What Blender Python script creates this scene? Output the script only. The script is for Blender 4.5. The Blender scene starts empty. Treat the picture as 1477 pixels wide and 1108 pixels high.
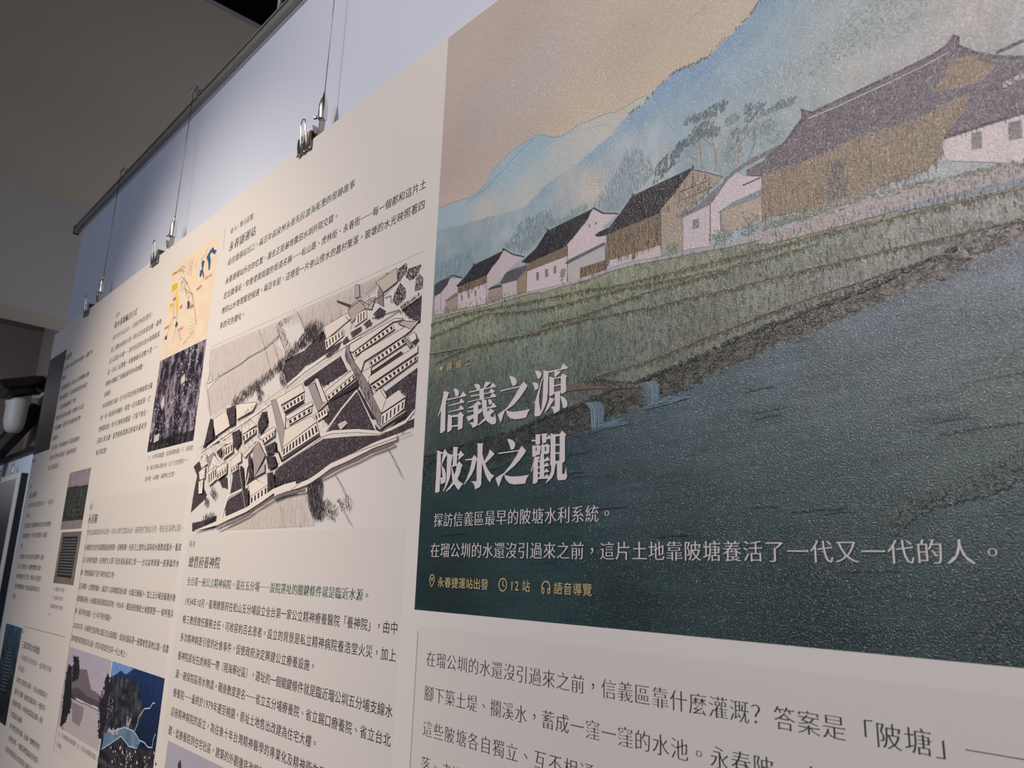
import bpy, math, random
import numpy as np
from mathutils import Vector, Matrix
from mathutils.geometry import tessellate_polygon

sc = bpy.context.scene
COL = sc.collection
random.seed(7)
RNG = np.random.default_rng(11)

# ---------------------------------------------------------------- camera
cam_d = bpy.data.cameras.new('camera')
cam_d.sensor_fit = 'HORIZONTAL'; cam_d.sensor_width = 36.0; cam_d.lens = 27.184
cam = bpy.data.objects.new('camera', cam_d); COL.objects.link(cam)
rt, up, bk = (0.68214934, 0.73051907, 0.03184595), (0.15180466, -0.18408769, 0.9711164), (0.7152815, -0.65761205, -0.23647149)
cam.matrix_world = Matrix(((rt[0], up[0], bk[0], 0.50087), (rt[1], up[1], bk[1], -0.46055), (rt[2], up[2], bk[2], 1.49961), (0, 0, 0, 1)))
cam_d.clip_start = 0.01
cam_d.dof.use_dof = True
cam_d.dof.focus_distance = 0.95
cam_d.dof.aperture_fstop = 16
sc.camera = cam

# ---------------------------------------------------------------- world, lights, exposure
w = bpy.data.worlds.new('room_ambient'); sc.world = w; w.use_nodes = True
w.node_tree.nodes['Background'].inputs[0].default_value = (0.60, 0.64, 0.80, 1)
w.node_tree.nodes['Background'].inputs[1].default_value = 0.30
sc.view_settings.view_transform = 'Standard'; sc.view_settings.look = 'None'
sc.view_settings.exposure = 0.0; sc.view_settings.gamma = 1.0; sc.view_settings.use_curve_mapping = False
sc.cycles.max_bounces = 5

def lamp(name, kind, loc, aim, power, color, size=0.1, angle=60, blend=0.6):
    l = bpy.data.lights.new(name, kind); l.energy = power; l.color = color
    if kind == 'SPOT':
        l.spot_size = math.radians(angle); l.spot_blend = blend; l.shadow_soft_size = size
    else:
        l.shape = 'DISK'; l.size = size
    o = bpy.data.objects.new(name, l); COL.objects.link(o); o.location = loc
    o.rotation_euler = (Vector(aim) - Vector(loc)).to_track_quat('-Z', 'Y').to_euler()
    return o
# ceiling spotlight of the exhibition aimed at the middle of the long board
lamp('spot_light_middle', 'SPOT', (-0.93, -1.40, 3.05), (-0.98, 0, 1.37), 128, (1.0, 0.86, 0.72), 0.05, 54, 1.0)
# the next spotlight, whose glossy reflection lies on the upper right of the mural
lamp('spot_light_right', 'SPOT', (-0.08, -2.05, 2.98), (0.12, 0, 1.80), 108, (1.0, 0.89, 0.81), 0.10, 78, 0.9)
# large soft area light, unseen, standing in for cool daylight from the front
lamp('front_cool_light', 'AREA', (1.2, -3.4, 2.4), (-0.2, 0, 1.9), 26, (0.72, 0.80, 1.0), 1.6)
lamp('soffit_fill', 'AREA', (-3.3, 1.9, 1.2), (-3.25, 1.7, 4), 19, (1.0, 0.93, 0.86), 1.6)  # added unseen fill that brightens the soffit and bulkhead from below
lamp('far_room_light', 'AREA', (-7.0, -0.8, 3.0), (-8.3, 1.1, 1.8), 22, (0.8, 0.9, 1.0), 0.6)

# ---------------------------------------------------------------- helpers
S = 0.7          # one board unit is 0.7 m
Z0 = 1.664       # height of board line v = 0
def W(u, v, n=0.0):
    """board coordinates (thousandths; u right, v down, n into the wall) -> world metres"""
    return (u * S / 1000.0, n * S / 1000.0, Z0 - v * S / 1000.0)
def D(s):
    g = [[tuple(float(k) for k in t.split(',')) for t in grp.split()] for grp in s.split('|')]
    return g[0] if len(g) == 1 else g
def lin(c):
    c = c / 255.0
    return c / 12.92 if c <= 0.04045 else ((c + 0.055) / 1.055) ** 2.4
def col(rgb, k=1.0):
    return tuple(min(0.95, max(0.0, lin(c) * k)) for c in rgb)

def mat(name, color=None, rough=0.5, metal=0.0, bump=0.0, bscale=900.0, attr=False, spec=0.5, noise=0.0, nscale=8.0, bdist=0.0004):
    m = bpy.data.materials.new(name); m.use_nodes = True
    nt = m.node_tree; b = nt.nodes['Principled BSDF']
    b.inputs['Roughness'].default_value = rough; b.inputs['Metallic'].default_value = metal
    b.inputs['Specular IOR Level'].default_value = spec
    tc = nt.nodes.new('ShaderNodeTexCoord')
    if attr:
        a = nt.nodes.new('ShaderNodeVertexColor'); a.layer_name = 'ink'
        nt.links.new(a.outputs['Color'], b.inputs['Base Color'])
    elif noise > 0:
        n = nt.nodes.new('ShaderNodeTexNoise'); n.inputs['Scale'].default_value = nscale; n.inputs['Detail'].default_value = 4
        r = nt.nodes.new('ShaderNodeValToRGB')
        r.color_ramp.elements[0].position = 0.3; r.color_ramp.elements[1].position = 0.7
        r.color_ramp.elements[0].color = tuple(c * (1 - noise) for c in color) + (1,)
        r.color_ramp.elements[1].color = tuple(min(1, c * (1 + noise)) for c in color) + (1,)
        nt.links.new(tc.outputs['Object'], n.inputs['Vector']); nt.links.new(n.outputs['Fac'], r.inputs['Fac'])
        nt.links.new(r.outputs['Color'], b.inputs['Base Color'])
    else:
        b.inputs['Base Color'].default_value = tuple(color) + (1,)
    if bump > 0:
        n2 = nt.nodes.new('ShaderNodeTexNoise'); n2.inputs['Scale'].default_value = bscale; n2.inputs['Detail'].default_value = 1.5
        bp = nt.nodes.new('ShaderNodeBump'); bp.inputs['Strength'].default_value = bump; bp.inputs['Distance'].default_value = bdist
        nt.links.new(tc.outputs['Object'], n2.inputs['Vector']); nt.links.new(n2.outputs['Fac'], bp.inputs['Height'])
        nt.links.new(bp.outputs['Normal'], b.inputs['Normal'])
    return m
PAPER = (0.80, 0.745, 0.685)
M_paper = mat('matte_laminated_board', PAPER, 0.48, bump=0.35, bscale=1300)
M_card = mat('printed_card_tint', (0.762, 0.706, 0.646), 0.48, bump=0.35, bscale=1300)
M_core = mat('foam_board_core', (0.86, 0.80, 0.70), 0.8)
M_print = mat('laminated_print', attr=True, rough=0.45, bump=1.0, bscale=1250)
M_mural = mat('laminated_mural_print', attr=True, rough=0.27, bump=1.0, bscale=1080, bdist=0.0006, spec=0.9)
M_ink = mat('printed_ink', (0.030, 0.024, 0.026), 0.55)
M_title = mat('printed_title_ink', (0.020, 0.022, 0.022), 0.55)
M_green = mat('printed_green_ink', (0.035, 0.10, 0.075), 0.55)
M_grayink = mat('printed_grey_ink', (0.16, 0.13, 0.11), 0.55)
M_rule = mat('printed_tan_rule', (0.50, 0.40, 0.26), 0.55)
M_white = mat('printed_white_lettering', (0.78, 0.70, 0.69), 0.5, bump=0.3)
M_gold = mat('printed_gold_lettering', (0.62, 0.48, 0.24), 0.5)
M_steel = mat('nickel_plated_steel', (0.78, 0.75, 0.68), 0.27, 1.0)
M_dsteel = mat('dark_nickel_steel', (0.45, 0.42, 0.37), 0.30, 1.0)
M_cable = mat('braided_steel_cable', (0.30, 0.29, 0.28), 0.4, 1.0)
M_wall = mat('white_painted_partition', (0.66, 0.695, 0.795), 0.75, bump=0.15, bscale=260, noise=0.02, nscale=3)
M_rail = mat('anodised_aluminium_rail', (0.30, 0.29, 0.27), 0.45, 0.3)
M_black = mat('matte_black_metal', (0.012, 0.011, 0.011), 0.5)

def link(name, me, m=None, parent=None):
    o = bpy.data.objects.new(name, me); COL.objects.link(o)
    if m: me.materials.append(m)
    if parent: o.parent = parent
    return o
def mesh(name, vs, fs, m=None, parent=None, smooth=False):
    me = bpy.data.meshes.new(name); me.from_pydata(vs, [], fs); me.update()
    if smooth:
        for p in me.polygons: p.use_smooth = True
    return link(name, me, m, parent)
def tag(o, label=None, cat=None, group=None, kind=None):
    if label: o['label'] = label
    if cat: o['category'] = cat
    if group: o['group'] = group
    if kind: o['kind'] = kind
    return o
class Geo:
    """collects boxes, tubes and lathes into one mesh"""
    def __init__(s): s.v = []; s.f = []
    def box(s, a, b):
        x0, y0, z0 = a; x1, y1, z1 = b; k = len(s.v)
        s.v += [(x0,y0,z0),(x1,y0,z0),(x1,y1,z0),(x0,y1,z0),(x0,y0,z1),(x1,y0,z1),(x1,y1,z1),(x0,y1,z1)]
        s.f += [tuple(k+i for i in q) for q in ((0,3,2,1),(4,5,6,7),(0,1,5,4),(1,2,6,5),(2,3,7,6),(3,0,4,7))]
        return s
    def tube(s, pts, rad, seg=8, caps=True):
        pts = [Vector(p) for p in pts]; n = len(pts)
        rads = rad if isinstance(rad, (list, tuple)) else [rad] * n
        k = len(s.v); t0 = (pts[1]-pts[0]).normalized()
        ref = Vector((0,0,1)) if abs(t0.z) < 0.9 else Vector((1,0,0))
        nx = t0.cross(ref).normalized()
        for i, p in enumerate(pts):
            t = (pts[min(i+1,n-1)] - pts[max(i-1,0)]).normalized()
            nx = (nx - t*nx.dot(t)).normalized(); ny = t.cross(nx)
            for j in range(seg):
                a = 2*math.pi*j/seg
                s.v.append(tuple(p + (nx*math.cos(a)+ny*math.sin(a))*rads[i]))
        for i in range(n-1):
            for j in range(seg):
                a = k+i*seg+j; b = k+i*seg+(j+1)%seg
                s.f.append((a, b, b+seg, a+seg))
        if caps:
            s.f.append(tuple(k+j for j in range(seg))[::-1]); s.f.append(tuple(k+(n-1)*seg+j for j in range(seg)))
        return s
    def ribbon(s, pts, wvec, tvec):
        """strip with rectangular cross-section: half-width vector wvec, per-point half-thickness vector"""
        k = len(s.v); wv = Vector(wvec)
        for p, t in zip(pts, tvec):
            p = Vector(p); t = Vector(t)
            s.v += [tuple(p-wv-t), tuple(p+wv-t), tuple(p+wv+t), tuple(p-wv+t)]
        for i in range(len(pts)-1):
            for j in range(4):
                a = k+4*i+j; b = k+4*i+(j+1)%4; s.f.append((a, b, b+4, a+4))
        e = k+4*(len(pts)-1)
        s.f += [(k+3,k+2,k+1,k), (e,e+1,e+2,e+3)]
        return s
    def build(s, name, m, parent=None, smooth=False): 
        return mesh(name, s.v, s.f, m, parent, smooth)

# ---------------------------------------------------------------- room
def struct(o): o['kind'] = 'structure'; return o
def slab(name, a, b, m): return struct(Geo().box(a, b).build(name, m))
M_floor = mat('dark_grey_floor', (0.10, 0.095, 0.09), 0.6, noise=0.2, nscale=3)
M_void = mat('black_ceiling_void', (0.004, 0.004, 0.004), 0.9)
M_soffit = mat('taupe_painted_soffit', (0.42, 0.385, 0.36), 0.85, noise=0.05, nscale=1.2)
M_fascia = mat('grey_painted_bulkhead', (0.50, 0.49, 0.485), 0.85, noise=0.04, nscale=1.2)
M_far = mat('dark_brown_far_wall', (0.30, 0.24, 0.215), 0.85, noise=0.15, nscale=0.8)
slab('floor', (-14, -5, -0.1), (4, 6, 0), M_floor)
slab('ceiling', (-14, -5, 5.2), (4, 6, 5.3), M_void)
slab('wall_back', (-14, 5.9, 0), (4, 6, 5.2), M_far)
slab('wall_left', (-10.3, -5, 0), (-10.2, 5.9, 5.2), M_far)
g = Geo(); x0, x1 = -1.98, -4.0
g.v = [(-1.93,-3,3.4),(-2.0,5.8,3.4),(-4.35,5.8,3.4),(-3.85,-3,3.4),(-1.93,-3,3.42),(-2.0,5.8,3.42),(-4.35,5.8,3.42),(-3.85,-3,3.42)]
g.f = [(0,3,2,1),(4,5,6,7),(0,1,5,4),(1,2,6,5),(2,3,7,6),(3,0,4,7)]
struct(g.build('trim_1', M_soffit))
g = Geo(); g.v = [(-3.85,-3,2.78),(-4.35,5.8,2.70),(-4.65,5.8,2.70),(-4.15,-3,2.78),(-3.85,-3,3.4),(-4.35,5.8,3.4),(-4.65,5.8,3.4),(-4.15,-3,3.4)]
g.f = [(0,3,2,1),(4,5,6,7),(0,1,5,4),(1,2,6,5),(2,3,7,6),(3,0,4,7)]
struct(g.build('trim_2', M_fascia))
# lower black ceiling beyond the bulkhead
slab('trim_3', (-10.2, -5, 4.2), (-4.5, 5.9, 4.3), M_far)

# the white partition the long board hangs on
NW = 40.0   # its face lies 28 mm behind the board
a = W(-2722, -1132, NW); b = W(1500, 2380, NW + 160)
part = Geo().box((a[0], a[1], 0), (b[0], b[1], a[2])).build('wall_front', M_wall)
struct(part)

# picture rail along the top of the partition
rail = bpy.data.objects.new('picture_rail', None); COL.objects.link(rail); rail.location = W(-2780, -1115, 20)
tag(rail, 'grey aluminium picture hanging rail along the top edge of the white partition', 'rail')
def par(o, p):
    """parent while keeping the world position (parents here only translate)"""
    o.parent = p; o.matrix_parent_inverse = Matrix.Translation(-Vector(p.location)); return o
def rail_profile(name, ua, ub, va, vb, na, nb, m, parent):
    p = W(ua, va, na); q = W(ub, vb, nb)
    return par(Geo().box((min(p[0],q[0]), p[1], min(p[2],q[2])), (max(p[0],q[0]), q[1], max(p[2],q[2]))).build(name, m), parent)
rail_profile('rail_body', -2785, 1500, -1098, -1118, 20, 39.5, M_rail, rail)
rail_profile('rail_groove', -2785, 1500, -1118, -1124, 24, 39.5, M_black, rail)
rail_profile('rail_lip', -2785, 1500, -1124, -1131, 20, 39.5, M_rail, rail)
rail_profile('edge_bead', -2722, 1500, -1095, -1098, 34, 39.9, M_core, rail)
rail_profile('end_cap', -2794, -2785, -1096, -1133, 18.5, 40.5, M_black, rail)
g = Geo().tube([W(-958, -1131, 30), W(-955, -1180, 30), W(-930, -1260, 30), W(-905, -1600, 34)], 0.0045, 8)
tag(g.build('suspension_tube', M_rail, None, True), 'bent grey metal tube rising from the picture rail into the black ceiling gap', 'tube')

# ---------------------------------------------------------------- the long board
UL, UR, VT, VB = -2693, 1060, -623, 1010
BT = 11.4
a = W(UL, VB, 0); b = W(UR, VT, BT)
board = bpy.data.objects.new('exhibition_board', None); COL.objects.link(board); board.location = W(UL, VB, 0)
tag(board, 'long cream exhibition board of text cards, pictures and landscape mural, hung along the white partition', 'display board')
bo = par(Geo().box((a[0], a[1], a[2]), (b[0], b[1], b[2])).build('board_panel', M_paper), board)
g = Geo(); e = 0.0002
g.box((a[0]-e, a[1]+0.0012, a[2]-e), (b[0]+e, b[1]-0.0012, b[2]+e))
par(g.build('foam_core', M_core), board)

LAY = 0.007      # thousandths of board unit between two print layers

def tri_poly(pts):
    return tessellate_polygon([[Vector((p[0], -p[1], 0)) for p in pts]])

def facing(v, f):
    """wind every print triangle so that it faces the room"""
    if not f: return f
    P = np.array(v); T = np.array(f)
    a_ = P[T[:, 0]]; b_ = P[T[:, 1]]; c_ = P[T[:, 2]]
    ny = (b_-a_)[:, 2]*(c_-a_)[:, 0]-(b_-a_)[:, 0]*(c_-a_)[:, 2]
    fl = ny > 0; T[fl] = T[fl][:, ::-1]
    return T.tolist()

class Art:
    """flat print: coloured shapes and strokes in board coordinates, stacked in painting order"""
    def __init__(s, base=0.1, k=1.0, step=LAY, spread=0.028, clip=None):
        s.v = []; s.f = []; s.c = []; s.n = base; s.k = k; s.step = step; s.spread = spread; s.loose = False; s.clip = clip
    def _z(s):
        """loose strokes of one layer lie at slightly different heights so that none are coplanar"""
        s.loose = True; return s.n + random.random()*s.spread
    def _cl(s, p):
        if not s.clip: return p
        a_, b_, c_, d_ = s.clip; return (min(max(p[0], a_), b_), min(max(p[1], c_), d_))
    def _add(s, pts, tris, c, z=None):
        k = len(s.v); z = s.n if z is None else z
        for p in pts: p = s._cl(p); s.v.append(W(p[0], p[1], -z)); s.c.append(c)
        for t in tris: s.f.append((k+t[0], k+t[1], k+t[2]))
    def up(s): s.n += s.step + (s.spread if s.loose else 0); s.loose = False
    def poly(s, pts, rgb, layer=True):
        if layer: s.up()
        pts = [p[:2] for p in pts]
        s._add(pts, tri_poly(pts), col(rgb, s.k))
    def polys(s, groups, rgb):
        s.up()
        if groups and not isinstance(groups[0], list): groups = [groups]
        for g_ in groups: s.poly(g_, rgb, False)
    def quad(s, a, b, c_, d, rgb): s._add([a, b, c_, d], [(0,1,2),(0,2,3)], col(rgb, s.k), s._z())
    def stroke(s, pts, wd, rgb, layer=False, taper=False):
        if layer: s.up()
        c = col(rgb, s.k); n = len(pts); L = []; R_ = []
        for i, p in enumerate(pts):
            q0 = pts[max(0, i-1)]; q1 = pts[min(n-1, i+1)]
            dx, dy = q1[0]-q0[0], q1[1]-q0[1]; l = math.hypot(dx, dy) or 1
            h = wd/2 * ((1 - 0.75*i/(n-1)) if taper else 1)
            ox, oy = -dy/l*h, dx/l*h
            L.append((p[0]+ox, p[1]+oy)); R_.append((p[0]-ox, p[1]-oy))
        k = len(s.v); z = s._z()
        for a_, b_ in zip(L, R_):
            a_, b_ = s._cl(a_), s._cl(b_); s.v.append(W(a_[0], a_[1], -z)); s.v.append(W(b_[0], b_[1], -z)); s.c += [c, c]
        for i in range(n-1):
            j = k + 2*i; s.f.append((j, j+1, j+3)); s.f.append((j, j+3, j+2))
    def wob(s, pts, wd, rgb, amp=1.0, sub=5):
        """hand-drawn line: subdivided with a little wobble"""
        out = []
        for i in range(len(pts)-1):
            for j in range(sub):
                t = j/sub
                out.append((pts[i][0]*(1-t)+pts[i+1][0]*t + random.uniform(-amp, amp)*(j > 0), pts[i][1]*(1-t)+pts[i+1][1]*t + random.uniform(-amp, amp)*(j > 0)))
        out.append(pts[-1][:2]); s.stroke(out, wd, rgb)
    def blob(s, x, y, rx, ry, ang, rgb, n=6):
        ca, sa = math.cos(ang), math.sin(ang)
        pts = []
        for i in range(n):
            a_ = 2*math.pi*i/n; r = random.uniform(0.8, 1.15)
            px, py = rx*math.cos(a_)*r, ry*math.sin(a_)*r
            pts.append((x+px*ca-py*sa, y+px*sa+py*ca))
        s._add(pts, [(0, i, i+1) for i in range(1, n-1)], col(rgb, s.k), s._z())
    def build(s, name, m, parent):
        me = bpy.data.meshes.new(name); me.from_pydata(s.v, [], facing(s.v, s.f)); me.update()
        at = me.color_attributes.new('ink', 'FLOAT_COLOR', 'POINT')
        c = np.ones((len(s.v), 4), np.float32); c[:, :3] = np.array(s.c, np.float32)
        at.data.foreach_set('color', c.ravel())
        o = link(name, me, m)
        return par(o, board) if parent is board else sub(o, parent)
def sub(o, p):
    """second level: p is itself a child placed through par(); geometry is in world metres"""
    o.parent = p; return o

def inside(poly, X, Y):
    """vectorised point in polygon"""
    r = np.zeros(X.shape, bool); n = len(poly)
    for i in range(n):
        x1_, y1_ = poly[i][:2]; x2_, y2_ = poly[(i+1) % n][:2]
        if y1_ == y2_: continue
        c = ((y1_ > Y) != (y2_ > Y)) & (X < (x2_-x1_)*(Y-y1_)/(y2_-y1_)+x1_)
        r ^= c
    return r
def scatter(poly, n):
    xs = [p[0] for p in poly]; ys = [p[1] for p in poly]; out = []
    a_ = (min(xs), max(xs), min(ys), max(ys))
    X = RNG.uniform(a_[0], a_[1], n*4); Y = RNG.uniform(a_[2], a_[3], n*4)
    k = inside(poly, X, Y)
    return list(zip(X[k][:n], Y[k][:n]))
def idw(ctrl, X, Y, p=2.6):
    num = np.zeros(X.shape+(3,)); den = np.zeros(X.shape)
    for x, y, r, g_, b_ in ctrl:
        w_ = 1.0/(((X-x)**2+(Y-y)**2)**(p/2)+1e-3)
        num += w_[..., None]*np.array([r, g_, b_]); den += w_
    return num/den[..., None]
def vnoise(X, Y, sx, sy, seed=0):
    """smooth value noise with cell size sx, sy"""
    r = np.random.default_rng(seed); T = r.random((256, 256))
    x = X/sx + 1000; y = Y/sy + 1000; xi = np.floor(x).astype(int); yi = np.floor(y).astype(int)
    fx = x-xi; fy = y-yi; fx = fx*fx*(3-2*fx); fy = fy*fy*(3-2*fy)
    g0 = T[yi % 256, xi % 256]; g1 = T[yi % 256, (xi+1) % 256]; g2 = T[(yi+1) % 256, xi % 256]; g3 = T[(yi+1) % 256, (xi+1) % 256]
    return (g0*(1-fx)+g1*fx)*(1-fy)+(g2*(1-fx)+g3*fx)*fy
def grid_print(name, u0, u1, v0, v1, nu, nv, fn, k, m, parent, n=0.06):
    """flat print as a fine mesh whose vertices carry the ink colour"""
    us = np.linspace(u0, u1, nu); vs = np.linspace(v0, v1, nv); X, Y = np.meshgrid(us, vs)
    rgb = np.clip(fn(X, Y), 0, 255)/255.0
    l = np.where(rgb <= 0.04045, rgb/12.92, ((rgb+0.055)/1.055)**2.4)*k
    co = np.stack([X*S/1000, np.full_like(X, -n*S/1000), Z0-Y*S/1000], -1).reshape(-1, 3).astype(np.float32)
    i = np.arange(nv-1)[:, None]*nu + np.arange(nu-1)[None, :]; i = i.ravel()
    q = np.stack([i, i+nu, i+nu+1, i+1], -1).astype(np.int32)
    me = bpy.data.meshes.new(name); me.vertices.add(len(co)); me.vertices.foreach_set('co', co.ravel())
    me.loops.add(q.size); me.loops.foreach_set('vertex_index', q.ravel())
    me.polygons.add(len(q)); me.polygons.foreach_set('loop_start', np.arange(0, q.size, 4, dtype=np.int32))
    me.update(calc_edges=True)
    at = me.color_attributes.new('ink', 'FLOAT_COLOR', 'POINT'); c = np.ones((len(co), 4), np.float32)
    c[:, :3] = np.clip(l.reshape(-1, 3), 0, 0.9); at.data.foreach_set('color', c.ravel())
    o = link(name, me, m)
    return par(o, board) if parent is board else sub(o, parent)
def flat(name, u0, v0, u1, v1, m, parent, n=0.05):
    o = mesh(name, [W(u0,v1,-n), W(u1,v1,-n), W(u1,v0,-n), W(u0,v0,-n)], [(0,1,2,3)], m)
    return par(o, board) if parent is board else sub(o, parent)

# ---------------------------------------------------------------- tinted cards of the layout
def rounded(u0, v0, u1, v1, r=7, k=5):
    out = []
    for cx_, cy_, a0 in ((u1-r, v0+r, -90), (u1-r, v1-r, 0), (u0+r, v1-r, 90), (u0+r, v0+r, 180)):
        for i in range(k+1):
            a_ = math.radians(a0+90*i/k); out.append((cx_+r*math.cos(a_), cy_+r*math.sin(a_)))
    return out
def card(u0, v0, u1, v1, m=M_card, r=7, n=0.03):
    pts = rounded(u0, v0, u1, v1, r)
    return par(mesh('text_card', [W(x, y, -n) for x, y in pts], facing([W(x, y, -n) for x, y in pts], [tuple(t) for t in tri_poly(pts)]), m), board)
card(-172, 309, 1040, 990)
card(-1034, 176, -214, 590, M_card)
M_card2 = mat('printed_card_tint_pale', (0.785, 0.73, 0.675), 0.48, bump=0.35, bscale=1300)
card(-1808, 61, -1070, 748, M_card)
def rule(pts, wd, m=M_rule, n=0.09):
    a_ = Art(n); a_.stroke([p[:2] for p in pts], wd, (0, 0, 0))
    o = mesh('printed_rule', a_.v, facing(a_.v, a_.f), m); return par(o, board)
rule([(-172, 316), (-172, 980)], 2.2)
rule([(-1042, -253), (-211, -250)], .9, M_rule)
rule([(-1047, -560), (-1045, -500)], 2.0)
rule([(-1808, 64), (-1800, 750)], 2.2, M_grayink)
rule([(-2382, 463), (-1863, 457)], 1.5, M_grayink)
rule([(-2378, 775), (-2360, 687)], 1.5, M_grayink)

# ---------------------------------------------------------------- landscape mural
MU0, MU1, MV0, MV1 = -183, 1040, -619, 289
far_mtn = D("-214.3,-309.9 -180.5,-312.0 -143.2,-309.4 -102.8,-302.9 -69.6,-312.0 -54.2,-330.2 -22.8,-341.5 7.7,-346.6 30.0,-347.3 44.6,-343.1 66.2,-329.9 80.0,-325.2 100.1,-327.0 113.2,-329.4 138.7,-326.2 154.2,-325.1 175.3,-318.9 192.8,-319.9 204.2,-322.3 226.5,-319.4 257.1,-256.5 229.1,-127.4 -193.5,-193.6")
main_mtn = D("-221.2,-279.9 -130.9,-266.8 11.8,-246.0 33.3,-254.6 47.2,-263.3 74.6,-269.4 101.1,-272.6 120.3,-278.3 139.1,-283.8 151.4,-286.5 166.4,-290.5 178.2,-300.8 192.7,-307.2 209.8,-309.6 223.7,-315.7 237.4,-324.2 248.2,-328.9 263.9,-330.9 284.2,-328.0 303.1,-327.9") + D("357.6,-351.4 370.3,-363.9 389.1,-373.5 442.0,-378.5 525.5,-356.3 656.0,-279.0 624.9,-22.1 340.8,-73.4") + D("168.5,-67.9 -184.8,-106.7")
field = D("-241.8,-145.7 -103.8,-140.3 -35.2,-135.9 48.7,-117.5 158.3,-115.7 236.7,-108.6 299.0,-101.2 359.0,-97.3 416.1,-94.7 502.9,-90.5 598.1,-87.9 567.9,181.8 -256.8,155.5")
bank = D("-217.8,83.8 -121.3,69.2 16.2,59.3 52.9,50.4 107.0,42.0 139.4,36.5 170.3,28.9 205.5,26.5 229.7,21.9 275.5,13.3 337.5,-0.1 373.6,-5.7 414.2,-12.7 448.6,-16.7 475.2,-23.3 529.3,-34.7 577.9,-46.0 671.9,-61.3 664.6,-6.7 575.9,-27.5 552.5,-21.8 527.2,-12.9 495.3,-7.4 470.2,-3.7 427.1,6.2 383.6,16.2 336.4,25.8 307.5,33.5 261.0,47.2 232.0,50.5 152.1,67.3 127.1,75.7 28.8,92.1 -73.5,115.5 -213.0,128.6")
water = D("-213.0,128.6 -73.5,115.5 28.8,92.1 127.1,75.7 152.1,67.3 232.0,50.5 261.0,47.2 307.5,33.5 336.4,25.8 383.6,16.2 427.1,6.2 470.2,-3.7 495.3,-7.4 527.2,-12.9 552.5,-21.8 575.9,-27.5 704.4,-43.1 646.1,368.1 -211.8,571.4")
c_sky = D("-156.3,-584.8,168,156,146 185.5,-412.8,164,152,138 356.1,-363.6,166,154,136 -79.0,-435.9,164,152,144 -174.1,-369.1,164,149,141 129.0,-331.1,174,158,138 237.1,-328.5,174,158,138 37.9,-448.0,164,152,145 -167.9,-296.1,172,154,142")
c_far = D("-72.6,-330.3,140,160,168 14.2,-344.7,132,158,170 -21.3,-348.6,140,164,172 -69.2,-273.8,168,165,158 68.7,-296.4,160,166,164 129.4,-301.4,168,168,160 206.4,-315.2,168,166,152 -165.9,-272.3,140,160,168 17.3,-264.7,164,168,162 41.5,-338.6,136,158,168 -71.9,-318.8,128,154,168 -129.7,-238.5,150,158,160 -159.0,-191.4,130,145,150")
c_main = D("56.7,-268.7,128,148,162 141.0,-286.8,122,146,162 206.3,-301.2,116,142,162 246.9,-323.8,110,138,160 294.1,-327.2,106,136,160 338.3,-338.8,108,136,158 364.1,-358.9,112,138,156 94.3,-261.5,158,160,156 185.1,-263.9,150,160,164 264.9,-270.3,128,150,162 336.3,-288.5,128,148,158 385.2,-304.8,128,146,154 442.6,-289.4,142,150,150 504.4,-254.9,150,152,148 558.7,-231.3,158,154,150 130.1,-233.7,170,162,154 225.7,-225.0,160,162,158 317.5,-238.5,142,154,158 404.0,-239.1,140,150,150 -8.3,-221.9,140,155,158 -94.8,-195.5,128,142,148 71.3,-196.5,132,146,150 -157.1,-168.8,126,140,146 226.1,-260.5,146,160,166 458.9,-234.9,150,152,148 517.1,-198.4,158,154,152 364.5,-202.0,128,144,146 282.0,-219.9,120,136,140")
c_field = D("-152.4,-113.6,128,134,112 -59.7,-118.8,134,138,112 73.8,-101.4,126,132,108 184.6,-99.6,122,128,104 278.6,-98.2,128,132,112 395.0,-85.7,124,130,112 488.8,-69.4,126,128,116 562.1,-63.2,134,130,122 -148.7,-70.6,104,112,98 25.1,-66.0,106,116,104 132.3,-26.5,94,104,94 232.6,-46.5,102,110,98 341.7,-43.1,108,112,98 425.4,-35.3,112,114,104 -143.4,-7.8,78,86,80 29.1,35.1,72,82,78 132.7,7.3,82,90,84 -137.3,62.8,52,66,62 -48.2,71.5,50,64,62 276.3,-13.6,96,98,86 411.7,-25.4,104,104,92 97.0,-123.0,138,140,112 513.6,-36.3,116,112,104")
c_bank = D("30.3,66.1,44,52,48 133.2,48.8,56,58,52 231.4,27.6,62,62,54 339.5,6.7,66,64,54 423.6,-9.1,76,72,62 496.1,-22.7,88,82,74 559.2,-34.5,104,96,90 -165.0,109.6,40,56,54")
c_water = D("101.4,94.3,38,56,60 184.0,78.8,50,68,74 274.3,56.5,60,78,86 367.3,32.8,68,84,90 453.2,10.7,80,91,97 536.9,-8.5,92,99,105 571.7,-19.0,98,104,111 183.9,124.6,42,60,62 312.5,106.8,50,67,68 418.5,67.5,62,76,77 532.2,39.8,78,87,87 560.1,89.0,74,84,81 271.3,165.3,36,54,54 412.7,152.9,43,61,59 521.5,148.6,54,70,65 81.1,181.9,24,46,46 270.0,212.3,25,46,46 465.4,211.2,30,50,47 -129.1,159.2,22,44,45 -120.6,259.5,18,36,35 183.5,269.3,15,36,35 404.2,279.4,14,35,33 537.6,259.3,18,38,35 -132.4,121.3,34,54,52 -17.9,127.9,32,52,51 547.0,191.0,34,54,49 375.9,241.3,20,41,39")
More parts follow.
